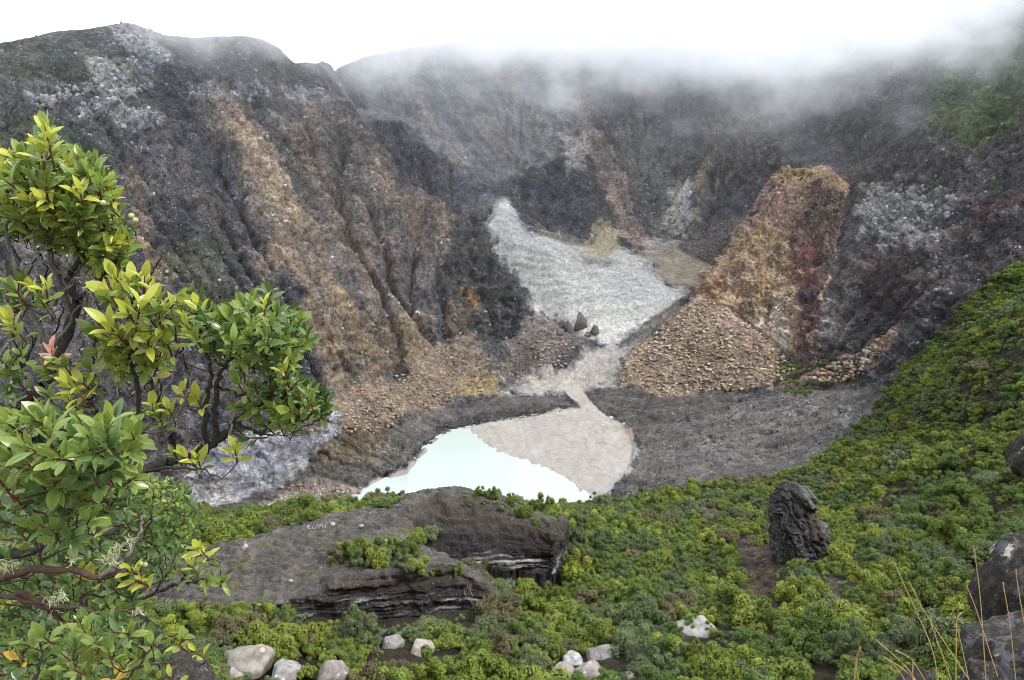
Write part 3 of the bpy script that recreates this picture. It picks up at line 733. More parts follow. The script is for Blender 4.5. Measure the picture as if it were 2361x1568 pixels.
def resample(pl, n):
    pl = np.array(pl, float); d = np.concatenate([[0], np.cumsum(np.linalg.norm(np.diff(pl, axis=0), axis=1))])
    s = np.linspace(0, d[-1], n); o = np.stack([np.interp(s, d, pl[:, i]) for i in range(3)], 1)
    k = 5; pad = np.pad(o, [(k, k), (0, 0)], mode='edge'); w = np.hanning(2 * k + 3)[1:-1]; w /= w.sum()
    return sum(w[i] * pad[i:i + n] for i in range(2 * k + 1))
def grid_faces(a, b):
    i = np.arange(a * b).reshape(a, b)
    return np.stack([i[:-1, :-1], i[1:, :-1], i[1:, 1:], i[:-1, 1:]], -1).reshape(-1, 4)
def grid_normals(G):
    du = np.gradient(G, axis=0); dv = np.gradient(G, axis=1); n = np.cross(du, dv)
    return n / (np.linalg.norm(n, axis=-1, keepdims=True) + 1e-9)
def ledge(name, lip, foot, back, nu, nf, nt, seed, label, pale_lo, pale_hi, cv=1.4):
    L, F, B = (resample([at(*p) for p in q], nu) for q in (lip, foot, back))
    tf = np.linspace(0, 1, nf)[None, :, None]; tt = np.linspace(0, 1, nt)[None, 1:, None]
    face = F[:, None] * (1 - tf) + L[:, None] * tf
    face[..., :2] = F[:, None, :2] * (1 - tf ** cv) + L[:, None, :2] * tf ** cv          # rounds over towards the lip
    top = L[:, None] * (1 - tt) + B[:, None] * tt
    drop = B[:, None] + np.array([[[0, 2.0, -5], [0, 6, -16]]])
    under = F[:, None] + np.array([[[0, 0.8, -7]]])
    G = np.concatenate([under, face, top, drop], 1)
    e0 = np.concatenate([G[:1] + np.array([[[-4.0, 8.0, -9]]]) * t_ for t_ in np.linspace(1, .08, 14)], 0); e1 = np.concatenate([G[-1:] + np.array([[[3.5, 13.0, -7]]]) * t_ for t_ in np.linspace(.05, 1, 26)], 0)
    G = np.concatenate([e0, G, e1], 0)
    u = np.linspace(0, 1, G.shape[0])[:, None] * np.ones(G.shape[1])[None]
    facew = np.zeros(G.shape[:2]); facew[:, 1:nf + 1] = 1; k = nf + 1
    facew[:, k - 12:k + 6] = np.linspace(1, 0, 18)
    h = np.zeros(G.shape[:2]); h[:, 1:nf + 1] = np.linspace(0, 1, nf); h[:, nf + 1:] = 1
    N = grid_normals(G); N *= np.where((N[..., 2:] < 0) & (facew[..., None] < .5), -1, 1)
    if N[14 + nu // 2, nf // 2, 1] > 0: N = -N
    N[facew < .5] *= np.sign(N[facew < .5][:, 2:] + 1e-9)
    x, y, z = (G[..., i].astype(np.float32) for i in range(3))
    big = fbm(x / 9 + seed, y / 9, z / 9, 3); sm = fbm(x / 1.7 + seed, y / 1.7, z / 1.7, 4, .6)
    sl = z + 0.05 * x + 0.9 * big
    st = fbm(x / 30 + seed, y / 30, sl / 1.1, 3, .65)
    steps = np.floor(sl / 1.25 + 0.35 * sm) ; stp = perlin(steps * 0.73 + seed, steps * 0.31, x / 18)
    crack = np.clip(ridged(x / 4.5 + seed, z / 40, y / 9, 2) - 1.25, 0, 1)
    D = facew * (0.7 * st + 1.1 * stp + 1.8 * big + 0.45 * sm - 1.3 * crack) + (1 - facew) * (1.2 * big + 0.45 * sm + 0.9 * np.abs(fbm(x / 7 + y / 9, y / 2.6, z / 3 + seed, 3)) - .3)
    G = G + N * D[..., None]
    # colour of the beds
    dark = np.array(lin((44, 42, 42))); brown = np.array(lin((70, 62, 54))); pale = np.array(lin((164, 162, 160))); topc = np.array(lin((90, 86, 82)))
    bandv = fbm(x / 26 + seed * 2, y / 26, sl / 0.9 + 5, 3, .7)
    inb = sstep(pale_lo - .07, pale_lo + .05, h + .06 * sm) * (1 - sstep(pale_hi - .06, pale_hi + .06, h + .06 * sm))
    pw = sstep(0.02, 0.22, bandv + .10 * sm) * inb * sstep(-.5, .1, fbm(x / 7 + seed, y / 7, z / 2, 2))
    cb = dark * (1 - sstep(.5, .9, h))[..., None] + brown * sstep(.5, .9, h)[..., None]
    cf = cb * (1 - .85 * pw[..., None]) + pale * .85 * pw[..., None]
    tm = fbm(x / 5 + 9 + seed, y / 9, z / 3, 4, .6)
    ct = topc * np.exp(0.45 * tm + .35 * sm)[..., None]
    moss = np.array(lin((92, 92, 52))); mw = sstep(.25, .6, fbm(x / 6 + 90, y / 6, z / 6 + seed, 3))[..., None] * .6
    ct = ct * (1 - mw) + moss * mw
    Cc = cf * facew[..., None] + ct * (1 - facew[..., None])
    Cc *= np.exp(.18 * sm)[..., None]
    fq = grid_faces(*G.shape[:2])
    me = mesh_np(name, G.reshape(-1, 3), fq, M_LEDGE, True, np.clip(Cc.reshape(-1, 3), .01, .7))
    return tag(link(bpy.data.objects.new(name, me)), label, "rock ledge")
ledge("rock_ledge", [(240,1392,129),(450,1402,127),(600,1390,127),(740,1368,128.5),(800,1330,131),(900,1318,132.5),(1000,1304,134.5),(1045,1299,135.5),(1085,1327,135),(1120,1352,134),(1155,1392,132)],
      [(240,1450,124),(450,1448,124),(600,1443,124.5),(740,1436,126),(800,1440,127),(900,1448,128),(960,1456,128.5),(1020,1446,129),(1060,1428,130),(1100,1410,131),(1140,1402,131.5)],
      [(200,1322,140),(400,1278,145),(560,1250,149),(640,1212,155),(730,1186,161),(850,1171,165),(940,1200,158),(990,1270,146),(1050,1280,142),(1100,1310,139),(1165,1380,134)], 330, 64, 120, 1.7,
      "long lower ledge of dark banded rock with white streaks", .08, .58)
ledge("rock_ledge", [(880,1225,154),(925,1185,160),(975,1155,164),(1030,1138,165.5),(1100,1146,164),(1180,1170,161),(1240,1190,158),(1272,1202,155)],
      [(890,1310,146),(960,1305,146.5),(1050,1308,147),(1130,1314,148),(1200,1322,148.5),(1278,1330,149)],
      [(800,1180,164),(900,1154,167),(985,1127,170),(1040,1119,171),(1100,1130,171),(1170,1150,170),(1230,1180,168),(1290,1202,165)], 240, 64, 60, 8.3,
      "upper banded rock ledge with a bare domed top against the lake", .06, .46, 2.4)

from mathutils.bvhtree import BVHTree
def bvh_of(objs):
    V, F, o = [], [], 0
    for ob in objs:
        V += [tuple(v.co) for v in ob.data.vertices]; F += [tuple(i + o for i in p.vertices) for p in ob.data.polygons]; o = len(V)
    return BVHTree.FromPolygons(V, F)
LEDGES = bvh_of([o for o in bpy.data.objects if o.name.startswith("rock_ledge")])
def on_rock(px, py):
    """point where a sight line meets the ledges (falls back on the soil)"""
    h = LEDGES.ray_cast(Vector((0, 0, CAM_H)), Vector(ray(px, py)).normalized())[0]
    return tuple(h) if h is not None else spot(px, py)
# ochre buttress
def buttress():
    lip = resample([at(*p) for p in [(1788,394,556),(1815,389,556),(1850,386,557),(1900,395,558),(1930,405,557),(1958,424,554)]], 260)
    foot = resample([at(*p) for p in [(1588,694,500),(1640,694,494),(1690,706,484),(1725,740,476),(1790,785,459),(1835,822,440),(1880,846,422)]], 260)
    nv = 280; tv = np.linspace(0, 1, nv)[None, :, None]; G = foot[:, None] * (1 - tv) + lip[:, None] * tv
    G[..., 2] += (2.6 * fbm(np.linspace(0, 9, 260), np.zeros(260), np.zeros(260), 3))[:, None] * tv[0, :, 0][None] ** 3
    G[..., 2] += 6 * np.sin(np.pi * tv[..., 0]) * np.linspace(.2, 1, 260)[:, None]
    top = lip[:, None] + np.array([[[2.2, 5, -.8], [6.5, 14, -2.5], [14, 30, -9], [22, 48, -24]]])
    und = foot[:, None] + np.array([[[0, 6, -12]]])
    G = np.concatenate([und, G, top], 1)
    lft = [G[:1] + np.array([[[dx, dy, -dz]]]) for dx, dy, dz in ((19, 34, 16), (9, 16, 6), (3.5, 6, 2))]; rgt = [G[-1:] + np.array([[[dx, dy, -dz]]]) for dx, dy, dz in ((2, 6, 2), (3, 16, 6), (4, 34, 14))]
    G = np.concatenate(lft + [G] + rgt, 0)
    U = np.clip((np.arange(G.shape[0]) - 3) / 259, 0, 1)[:, None] * np.ones(G.shape[1])[None]; Hh = np.clip((np.arange(G.shape[1]) - 1) / (nv - 1), 0, 1)[None] * np.ones(G.shape[0])[:, None]
    x, y, z = (G[..., i].astype(np.float32) for i in range(3)); N = grid_normals(G)
    if N[130, 140, 1] > 0: N = -N
    big = ridged(x / 26, y / 26, z / 30, 3, .5) - .9; blk = fbm(x / 9, y / 9, z / 11, 4, .62); fn = fbm(x / 2.6, y / 2.6, z / 2.6, 3, .62); q = np.floor(blk * 3.2 + z / 22) ; st = perlin(q * .77, q * .41, x / 30)
    rib = ridged(U * 5.5 + .3 * blk, Hh * .8, U * 0, 2, .5) - .9
    w = sstep(0, .05, Hh); w[:3] = 0; w[-3:] = 0; w[:, nv + 1:] = 0; w[2] = .6; w[-3] = .6; G = G + N * ((5.4 * big + 3.2 * blk + 1.4 * st + 1.1 * fn + 3.0 * rib) * w)[..., None]
    col_ = lambda c: np.array(lin(c))
    n1 = fbm(x / 14 + 5, y / 14, z / 18, 3, .6); u = U + .15 * n1 + .05 * fn; h = Hh + .08 * fbm(x / 10, y / 10 + 7, z / 10, 3)
    sv = fbm(U * 30, Hh * 2.2, U * 0, 3, .6)
    Cc = col_((170,142,116)) * np.ones(u.shape + (3,))
    def mixc(c, wt):
        nonlocal Cc
        Cc = Cc * (1 - wt[..., None]) + col_(c) * wt[..., None]
    mixc((186,152,96), .8 * sstep(.05, .2, u) * (1 - sstep(.42, .55, u)) * (1 - sstep(.5, .62, h)) * sstep(-.25, .2, sv))
    mixc((166,132,124), .75 * (1 - sstep(.32, .46, u)) * sstep(.5, .6, h) * (1 - sstep(.84, .92, h)))
    mixc((190,158,112), .8 * sstep(.82, .92, h))
    mixc((84,66,62), .92 * sstep(.46, .60, u) * sstep(.34, .44, h) * (1 - sstep(.86, .95, h)))
    mixc((146,92,58), .7 * sstep(.48, .54, u) * (1 - sstep(.62, .72, u)) * sstep(.42, .48, h) * (1 - sstep(.55, .62, h)))
    mixc((116,76,70), .6 * sstep(.55, .62, u) * (1 - sstep(.78, .88, u)) * sstep(.24, .30, h) * (1 - sstep(.42, .5, h)))
    mixc((92,66,64), .85 * sstep(.72, .82, u) * (1 - sstep(.26, .34, h)))
    mixc((190,178,162), .85 * sstep(.56, .62, u) * (1 - sstep(.70, .76, u)) * (1 - sstep(.18, .26, h)))
    mixc((104,80,70), .7 * sstep(.30, .36, u) * (1 - sstep(.50, .56, u)) * (1 - sstep(.10, .22, h)))
    mixc((150,112,72), .8 * (1 - sstep(.10, .22, u)) * (1 - sstep(.10, .2, h)))
    Cc *= np.exp(.30 * blk + .30 * fn + .22 * sv)[..., None]; g_ = Cc.mean(-1, keepdims=True); Cc = g_ + (Cc - g_) * .82
    me = mesh_np("rock_buttress", G.reshape(-1, 3), grid_faces(*G.shape[:2]), M_BUTT, True, np.clip(Cc.reshape(-1, 3), .012, .6))
    tag(link(bpy.data.objects.new("rock_buttress", me)), "flat-topped ochre and rust rock buttress standing above the stony fan", "rock buttress")
buttress()
# pinnacle
def pinnacle():
    rows = [(1120,1806,1846),(1130,1798,1862),(1150,1789,1878),(1180,1785,1892),(1215,1786,1905),(1250,1792,1916),(1285,1798,1922),(1315,1812,1922),(1345,1826,1916),(1380,1830,1910)]
    nv, nu_ = 150, 190; pyv = np.linspace(1120, 1380, nv)
    lx = np.interp(pyv, [r[0] for r in rows], [r[1] for r in rows]); rx = np.interp(pyv, [r[0] for r in rows], [r[2] for r in rows])
    Y0 = 168.0; G = np.zeros((nu_, nv, 3))
    for j in range(nv):
        a, b = at(lx[j], pyv[j], Y0), at(rx[j], pyv[j], Y0); cxx, hw = (a[0] + b[0]) / 2, (b[0] - a[0]) / 2
        tp = min(1.0, math.sqrt((j + .3) / 12))
        th = np.linspace(0, 2 * math.pi, nu_)
        G[:, j, 0] = cxx + hw * tp * np.sign(np.cos(th)) * np.abs(np.cos(th)) ** .8; G[:, j, 1] = Y0 + 1.5 - .75 * hw * tp * np.sign(np.sin(th)) * np.abs(np.sin(th)) ** .8; G[:, j, 2] = a[2]
    x, y, z = (G[..., i].astype(np.float32) for i in range(3))
    cxy = G.mean(0, keepdims=True); Nn = G - cxy; Nn[..., 2] = 0.15; Nn /= np.linalg.norm(Nn, axis=-1, keepdims=True) + 1e-9
    big = fbm(x / 5, y / 5, z / 5, 3); sm = fbm(x / 1.2, y / 1.2, z / 1.2, 4, .6)
    fold = z * .55 + x * .75 + 2.2 * big
    st = fbm(x / 20, y / 20, fold / .9, 3, .7)
    seam = lambda: (np.abs(np.linspace(0, 1, nu_) * 2 - 1) * 0)
    stq = np.floor(fold / 1.6 + .3 * sm); D = 1.5 * big + .8 * st + .9 * perlin(stq * .61, stq * .27, y / 30) + .35 * sm
    D[-1] = D[0]
    G = G + Nn * D[..., None]
    c0, c1, c2 = np.array(lin((66, 64, 64))), np.array(lin((122, 120, 120))), np.array(lin((92, 82, 74)))
    w1 = sstep(.05, .35, st + .15 * sm)[..., None] * .7; w2 = sstep(.0, .5, fbm(x / 4 + 7, y / 4, z / 6, 2) + (x - x.mean()) * .08)[..., None] * .7
    Cc = c0 * (1 - w2) + c2 * w2; Cc = Cc * (1 - w1) + c1 * w1; Cc *= np.exp(.25 * sm)[..., None]
    me = mesh_np("rock_pinnacle", G.reshape(-1, 3), grid_faces(nu_, nv)[:, ::-1], M_LEDGE, True, Cc.reshape(-1, 3))
    return tag(link(bpy.data.objects.new("rock_pinnacle", me)), "tall dark folded rock pinnacle rising from the green slope", "rock pinnacle")
pinnacle()

# stones: directions of an icosphere cut back by random planes
def ico(sub):
    bm = bmesh.new(); bmesh.ops.create_icosphere(bm, subdivisions=sub, radius=1); bm.verts.ensure_lookup_table()
    v = np.array([x.co[:] for x in bm.verts]); f = np.array([[q.index for q in p.verts] for p in bm.faces]); bm.free(); return v, f
ICO = {k: ico(k) for k in (1, 2, 3, 4, 5)}
def stone(sub, seed, rough_=0.10, sq=(1, 1, 1), planes=14, boxy=0, taper=0):
    r = np.random.default_rng(seed); d, f = ICO[sub]
    n = r.normal(size=(planes, 3)); n /= np.linalg.norm(n, axis=1)[:, None]; o = r.uniform(.62, .98, planes)
    rad = np.min(np.where(d @ n.T > 0.05, o / np.maximum(d @ n.T, .05), 9), axis=1); rad = np.minimum(rad, 1.15)
    if boxy:
        q_, _ = np.linalg.qr(r.normal(size=(3, 3))); db = d @ q_; rad = np.minimum(rad, .95 / (np.abs(db) ** boxy).sum(1) ** (1 / boxy))
    v = d * rad[:, None]
    nn = fbm(v[:, 0] * 2 + seed, v[:, 1] * 2, v[:, 2] * 2, 3)
    v = v * (1 + rough_ * nn)[:, None] * np.array(sq)
    if taper: v = v * np.stack([1 - taper * (v[:, 2] / sq[2] + 1) / 2] * 2 + [np.ones(len(v))], 1)
    return v, f, nn
def stone_mesh(name, sub, seed, c, mat=None, sq=(1, 1, 1), var=.25, flat_shade=False, **kw):
    v, f, nn = stone(sub, seed, sq=sq, **kw)
    cc = np.array(lin(c)) * np.exp(var * nn)[:, None]
    return mesh_np(name, v, f, mat or M_BOULD, not flat_shade, np.clip(cc, .01, .75))
BOULD = {}
def boulder(px, py, wpx, label, c=(150, 146, 142), seed=None, flat=.75, sink=.25, y=None, group=None, name="boulder", cat="boulder", sub=4, wide=1.0, taper=0):
    q = on_rock(px, py) if y == 'rock' else (at(px, py, y) if y else spot(px, py))
    dist = math.dist(q, (0, 0, CAM_H)); r = wpx * dist / FOC / 2
    seed = seed if seed is not None else int(px * 7 + py)
    me = stone_mesh(name, sub, seed, c, sq=(wide, .9, flat), planes=7, boxy=6, rough_=.10, taper=taper)
    o = link(bpy.data.objects.new(name, me)); o.scale = (r, r, r); o.location = (q[0], q[1], q[2] + r * flat * (1 - 2 * sink) * .5)
    o.rotation_euler = (0, 0, seed % 6)
    return tag(o, label, cat, group)
for a in ((905,1493,38,"round grey boulder left of a pale one in the lower scrub",(150,146,142)), (972,1503,42,"pale pinkish boulder half sunk in the lower scrub",(184,172,164)),
          (578,1540,78,"large grey boulder with an orange lichen face at the bottom edge",(158,150,142)), (655,1560,52,"pale grey boulder right of the large lichened boulder",(164,160,158)),
          (540,1562,34,"small pale stone left of the large lichened boulder",(166,160,154)), (762,1562,62,"low flat grey boulder cut by the bottom edge",(150,142,136)),
          (1321,1528,34,"upright white stone among shrubs near the bottom centre",(186,184,184)), (1384,1514,44,"rounded grey boulder right of the upright white stone",(146,140,138)),
          (1487,1486,26,"small pointed pale stone above the bottom shrubs",(170,164,158)), (1302,1562,44,"pinkish boulder at the bottom edge below the white stone",(168,154,148)),
          (1360,1566,52,"broad pale boulder at the bottom edge beside the pinkish one",(164,156,152)), (1448,1566,24,"small grey stone at the bottom edge right of the broad boulder",(150,146,144))):
    boulder(a[0], a[1], a[2] * 1.25, a[3], a[4])
boulder(1608, 1458, 92, "broad flat-topped pale boulder in the scrub right of centre", (168, 164, 164), flat=.55, wide=1.1)
for px, py, w_, lb in ((566,1262,16,"white stone near the left end of the lower ledge top"), (768,1211,13,"white stone just right of the stone lettering on the ledge"), (888,1254,18,"pale stone beside the yellow-green bush on the ledge"),
                       (833,1214,11,"small pale stone on the ledge above the bush"), (670,1340,11,"small white stone near the front lip of the lower ledge")):
    boulder(px, py, w_, lb, (196, 192, 186), y='rock', name="pale_stone", cat="stone", sub=2, sink=.2)

for px, py, w_, fl, lb in ((1292,760,26,1.0,"leftmost low dark crag at the foot of the white slope"),(1308,750,30,1.35,"pointed dark crag left of the tallest one below the white slope"),(1336,744,42,1.35,"tallest dark crag at the foot of the white slope"),(1356,764,24,.8,"low dark crag between the tallest and the right one"),(1372,756,30,1.0,"rightmost dark crag below the white slope")):
    boulder(px, py + 12, w_, lb, (112,106,100), flat=fl, sink=.3, name="dark_crag", cat="crag", taper=.38)
# visitors' white stones laid out as letters on the ledge
GL = {"C": ["0110", "1000", "1000", "0110"], "R": ["1110", "1010", "1100", "1011"], "O": ["0110", "1001", "1001", "0110"], "W": ["1001", "1011", "1111", "0110"], "N": ["1001", "1101", "1011", "1001"]}
root = tag(link(bpy.data.objects.new("stone_lettering", None)), "small white stones laid out as the word CROWN on the ledge", "stone letters")
b0 = on_rock(697, 1218); root.location = b0
sm_me = [stone_mesh("letter_stone", 1, 500 + i, (222, 220, 214), sq=(1, 1, .6)) for i in range(4)]
for li, chh in enumerate("CROWN"):
    for r_, row in enumerate(GL[chh]):
        for c_, bit in enumerate(row):
            if bit == "1":
                q = on_rock(697 + li * 11.5 + c_ * 2.5, 1213 + r_ * 2.6 - li * .9)
                o = link(bpy.data.objects.new("stone", sm_me[(li + r_ + c_) % 4]), root)
                o.location = (q[0] - b0[0] + random.uniform(-.03, .03), q[1] - b0[1], q[2] - b0[2] + .05); o.scale = (.14,) * 3

# scree stones: the largest singly, the rest as rubble
def scatter(poly, n, rmin, rmax, cols, group, label, n_single, seed, name="scree_stone", pw=2.6):
    r = np.random.default_rng(seed); pw_ = [spot(*p) for p in poly]
    xs = [p[0] for p in pw_]; ys = [p[1] for p in pw_]
    X = r.uniform(min(xs), max(xs), n * 6); Y = r.uniform(min(ys), max(ys), n * 6)
    ok = inpoly(X, Y, [(p[0], p[1]) for p in pw_]); X, Y = X[ok][:n], Y[ok][:n]
    Z = hs(X, Y); S = rmin + (rmax - rmin) * r.random(len(X)) ** pw
    order = np.argsort(-S); vs_, fs_, cs_ = [], [], []; off = 0
    ang = name == "rock_block"
    protos = [stone(2 if ang else 1, 900 + i, planes=10, boxy=9 if ang else 0, sq=(1, .8, 1.3) if ang else (1, 1, 1)) for i in range(6)]
    pm = {}
    for rank, i in enumerate(order):
        c = cols[r.integers(len(cols))]; a = r.uniform(0, 6.28)
        if rank < n_single:
            key = (c, rank % 5)
            if key not in pm: pm[key] = stone_mesh(name, 2, 700 + rank, c, sq=(.9, .8, 1.25) if ang else (1, .85, .75), planes=8 if ang else 12, boxy=9 if ang else 0, rough_=.05 if ang else .1, flat_shade=ang)
            o = link(bpy.data.objects.new(name, pm[key])); o.location = (X[i], Y[i], Z[i] + (-.25 if ang else .25) * S[i]); o.scale = (S[i],) * 3; o.rotation_euler = (0, 0, a)
            xs_ = (X[i] - min(xs)) / (max(xs) - min(xs)); ys_ = (Y[i] - min(ys)) / (max(ys) - min(ys))
            side = ("left" if xs_ < .34 else ("middle" if xs_ < .67 else "right")) + ", " + ("upper" if ys_ > .6 else ("lower" if ys_ < .3 else "mid")) + " part"
            tone = "pale" if sum(c) > 500 else ("dull" if sum(c) > 400 else "dark")
            tag(o, f"{'biggest' if rank < 3 else ('large' if rank < n_single * .4 else 'medium')} {tone} " + label.replace("large pale ", "").replace("large dark ", "").replace("large ", "") + f", {side}", "stone", group); o["label"] = " ".join(o["label"].split()[:16])
        else:
            v, f, nn = protos[r.integers(6)]; ca_, sa_ = math.cos(a), math.sin(a)
            v2 = np.stack([v[:, 0] * ca_ - v[:, 1] * sa_, v[:, 0] * sa_ + v[:, 1] * ca_, v[:, 2] * .8], 1) * S[i] + np.array([X[i], Y[i], Z[i] + (-.2 if ang else .2) * S[i]])
            vs_.append(v2); fs_.append(f + off); off += len(v); cs_.append(np.array(lin(c)) * np.exp(.3 * nn + r.normal() * .15)[:, None])
    if vs_:
        me = mesh_np("rubble", np.concatenate(vs_), np.concatenate(fs_), M_BOULD, False, np.clip(np.concatenate(cs_), .01, .7))
        tag(link(bpy.data.objects.new("rubble", me)), label.replace("large ", "").replace("stone", "rubble", 1), "rubble", None, "stuff")
FAN = [(1605,695),(1690,695),(1785,780),(1838,850),(1780,890),(1640,900),(1535,915),(1430,882),(1440,835),(1520,755)]
scatter(FAN, 4600, .16, 1.6, [(190,170,146),(176,150,110),(168,146,138),(150,128,112),(200,186,166),(132,116,106)], "pale scree stones under the ochre buttress", "large pale stone on the fan of scree below the ochre buttress", 90, 21, pw=4.5)
scatter([(800,890),(925,866),(1010,800),(1060,780),(1130,830),(1150,880),(1080,910),(960,950),(880,1000),(795,1010)], 1600, .2, 1.2, [(176,150,120),(150,126,106),(140,120,108),(168,160,150)], "stones on the brown scree left of the lake", "large tan stone on the brown scree left of the lake", 40, 22)
scatter([(1560,575),(1650,512),(1755,455),(1762,480),(1700,590),(1650,615)], 900, .35, 1.5, [(116,108,108),(96,90,90),(136,128,124)], "dark stones behind the ochre buttress", "large dark stone on the scree behind the ochre buttress", 30, 23)
scatter([(1430,265),(1500,300),(1560,430),(1580,520),(1530,560),(1480,470),(1430,370)], 700, .4, 1.7, [(136,136,132),(116,116,114),(160,158,154)], "grey stones in the back gully", "large grey stone in the steep gully of the back wall", 20, 24)
scatter([(1150,835),(1230,745),(1330,795),(1300,850),(1165,860)], 400, .3, 1.5, [(136,126,122),(112,104,102),(160,150,144)], "stones on the mauve scree", "large mauve-grey stone on the scree below the dark pyramid rock", 12, 25)
scatter([(1860,870),(1940,825),(2060,755),(2075,770),(1990,855),(1900,885)], 260, .5, 2.0, [(176,150,136),(190,176,166),(150,120,106)], "reddish stones on the small slide", "large reddish stone on the small slide at the foot of the right wall", 14, 26)
scatter([(600,1170),(650,1120),(830,1130),(815,1165)], 400, .25, .9, [(176,164,156),(196,186,178),(150,140,134)], "stones on the lake shore", "large pinkish stone on the shore left of the lake", 14, 27)
scatter([(1000,985),(1180,940),(1330,936),(1280,952),(1060,985)], 300, .25, .8, [(90,88,88),(120,118,116),(70,68,68)], "stones on the dark bank", "large dark stone on the bank above the mud flat", 10, 28)
for i, b in enumerate([[(45,240),(130,205),(230,175),(300,160),(300,185),(200,215),(130,240),(60,262)], [(170,255),(260,210),(350,180),(350,200),(260,240),(190,270)], [(250,270),(300,255),(370,268),(350,300),(280,300)], [(255,75),(330,62),(370,110),(330,130),(270,120)],
                       [(430,195),(550,190),(620,210),(590,228),(450,230)], [(640,170),(740,200),(760,225),(660,220)], [(2000,430),(2160,420),(2200,480),(2160,560),(2030,580),(1990,500)]]):
    scatter(b, 130 if i < 6 else 280, .4, 2.2, [(132,132,134),(116,116,118),(152,151,150)], "pale blocks on the crater walls", ["large pale block in the upper outcrop band of the left wall", "large pale block in the lower outcrop band of the left wall", "large pale block on the small band above the tall bush",
            "large pale block on the left summit", "large pale block under the second summit", "large pale block near the shoulder of the left wall", "large pale block on the right crater wall"][i], 14, 40 + i, "rock_block", 2.2)

# loose fragments lying on the walls themselves
rw = np.random.default_rng(99)
cand = np.nonzero(((cls == 0) & act & (FULL[1] > 330)).ravel())[0]
pr_ = np.clip(clast.ravel()[cand], .04, 1) ** 1.5; pr_ /= pr_.sum()
pick = rw.choice(cand, 9000, replace=False, p=pr_); pp = allv[pick]; dist_ = np.linalg.norm(pp - np.array([0, 0, CAM_H]), axis=1)
sz = (.22 + 1.25 * rw.random(len(pick)) ** 4.5) * dist_ / 600; cl_ = np.clip(Cf[pick] * rw.uniform(1.1, 2.1, len(pick))[:, None] + rw.uniform(.01, .075, len(pick))[:, None], .02, .5)
pv_ = [stone(1, 960 + i, planes=9) for i in range(5)]; V, F, K, o = [], [], [], 0
for i in range(len(pick)):
    v, f, nn = pv_[i % 5]; a_ = i * 1.7; ca_, sa_ = math.cos(a_), math.sin(a_)
    V.append(np.stack([v[:, 0] * ca_ - v[:, 1] * sa_, v[:, 0] * sa_ + v[:, 1] * ca_, v[:, 2]], 1) * sz[i] + pp[i]); F.append(f + o); K.append(np.repeat(cl_[i][None], len(v), 0)); o += len(v)
tag(link(bpy.data.objects.new("rubble", mesh_np("rubble", np.concatenate(V), np.concatenate(F), M_BOULD, False, np.concatenate(K)))), "loose pale fragments scattered all over the crater walls", "rubble", None, "stuff")
# ------------------------------------------------------------------ scrub on the slopes
def mat_leaf(name, stops, trans=0.25, gloss=0.35, edge=None, noise_sc=None):
    t = NT(name)
    oi = t.new("ShaderNodeObjectInfo")
    rnd = t.attr("rnd").outputs["Fac"]
    f = t.math('FRACT', t.math('ADD', oi.outputs["Random"], t.math('MULTIPLY', rnd, 0.55)))
    f2 = t.math('ADD', t.math('MULTIPLY', oi.outputs["Random"], 0.62), t.math('MULTIPLY', rnd, 0.38))
    c = t.ramp(f2, stops)
    if edge is not None:
        c = t.mix(t.math('MULTIPLY', t.attr("edge").outputs["Fac"], .75), c, edge)
    b = t.bsdf(c, gloss, 0.5)
    tr = t.new("ShaderNodeBsdfTranslucent"); t.link(c, tr.inputs[0])
    mx = t.new("ShaderNodeMixShader"); mx.inputs[0].default_value = trans
    t.link(b.outputs[0], mx.inputs[1]); t.link(tr.outputs[0], mx.inputs[2]); t.link(mx.outputs[0], t.out.inputs[0])
    return t.m
def mat_plain(name, c, rough=.85, spec=.3, nsc=None):
    t = NT(name)
    if nsc:
        n = t.noise(t.new("ShaderNodeTexCoord").outputs["Object"], nsc, 4, .65)
        cc = t.ramp(n, [(.25, tuple(x * .45 for x in c)), (.75, tuple(min(.8, x * 1.6) for x in c))])
        t.bsdf(cc, rough, spec, n, .02, .6)
    else: t.bsdf(c, rough, spec)
    return t.m
SH_MATS = [mat_leaf("scrub_yellow_green", [(0, (.078, .128, .016)), (.5, (.165, .225, .027)), (1, (.32, .36, .048))], .25, .5),
           mat_leaf("scrub_mid_green", [(0, (.050, .095, .016)), (.5, (.105, .168, .028)), (1, (.20, .27, .046))], .25, .5),
           mat_leaf("scrub_grey_green", [(0, (.070, .100, .040)), (.5, (.125, .165, .068)), (1, (.19, .235, .098))], .2, .6)]
SH_MATS.append(mat_leaf("scrub_brownish", [(0, (.085, .075, .035)), (.5, (.135, .115, .055)), (1, (.20, .18, .075))], .15, .7))
M_CORE = mat_plain("scrub_inner_shade", (.040, .048, .022), .95, .1)  # dark green stands in for the shade among the inner leaves
M_TWIG = mat_plain("scrub_wood", (.16, .145, .125), .9, .2)
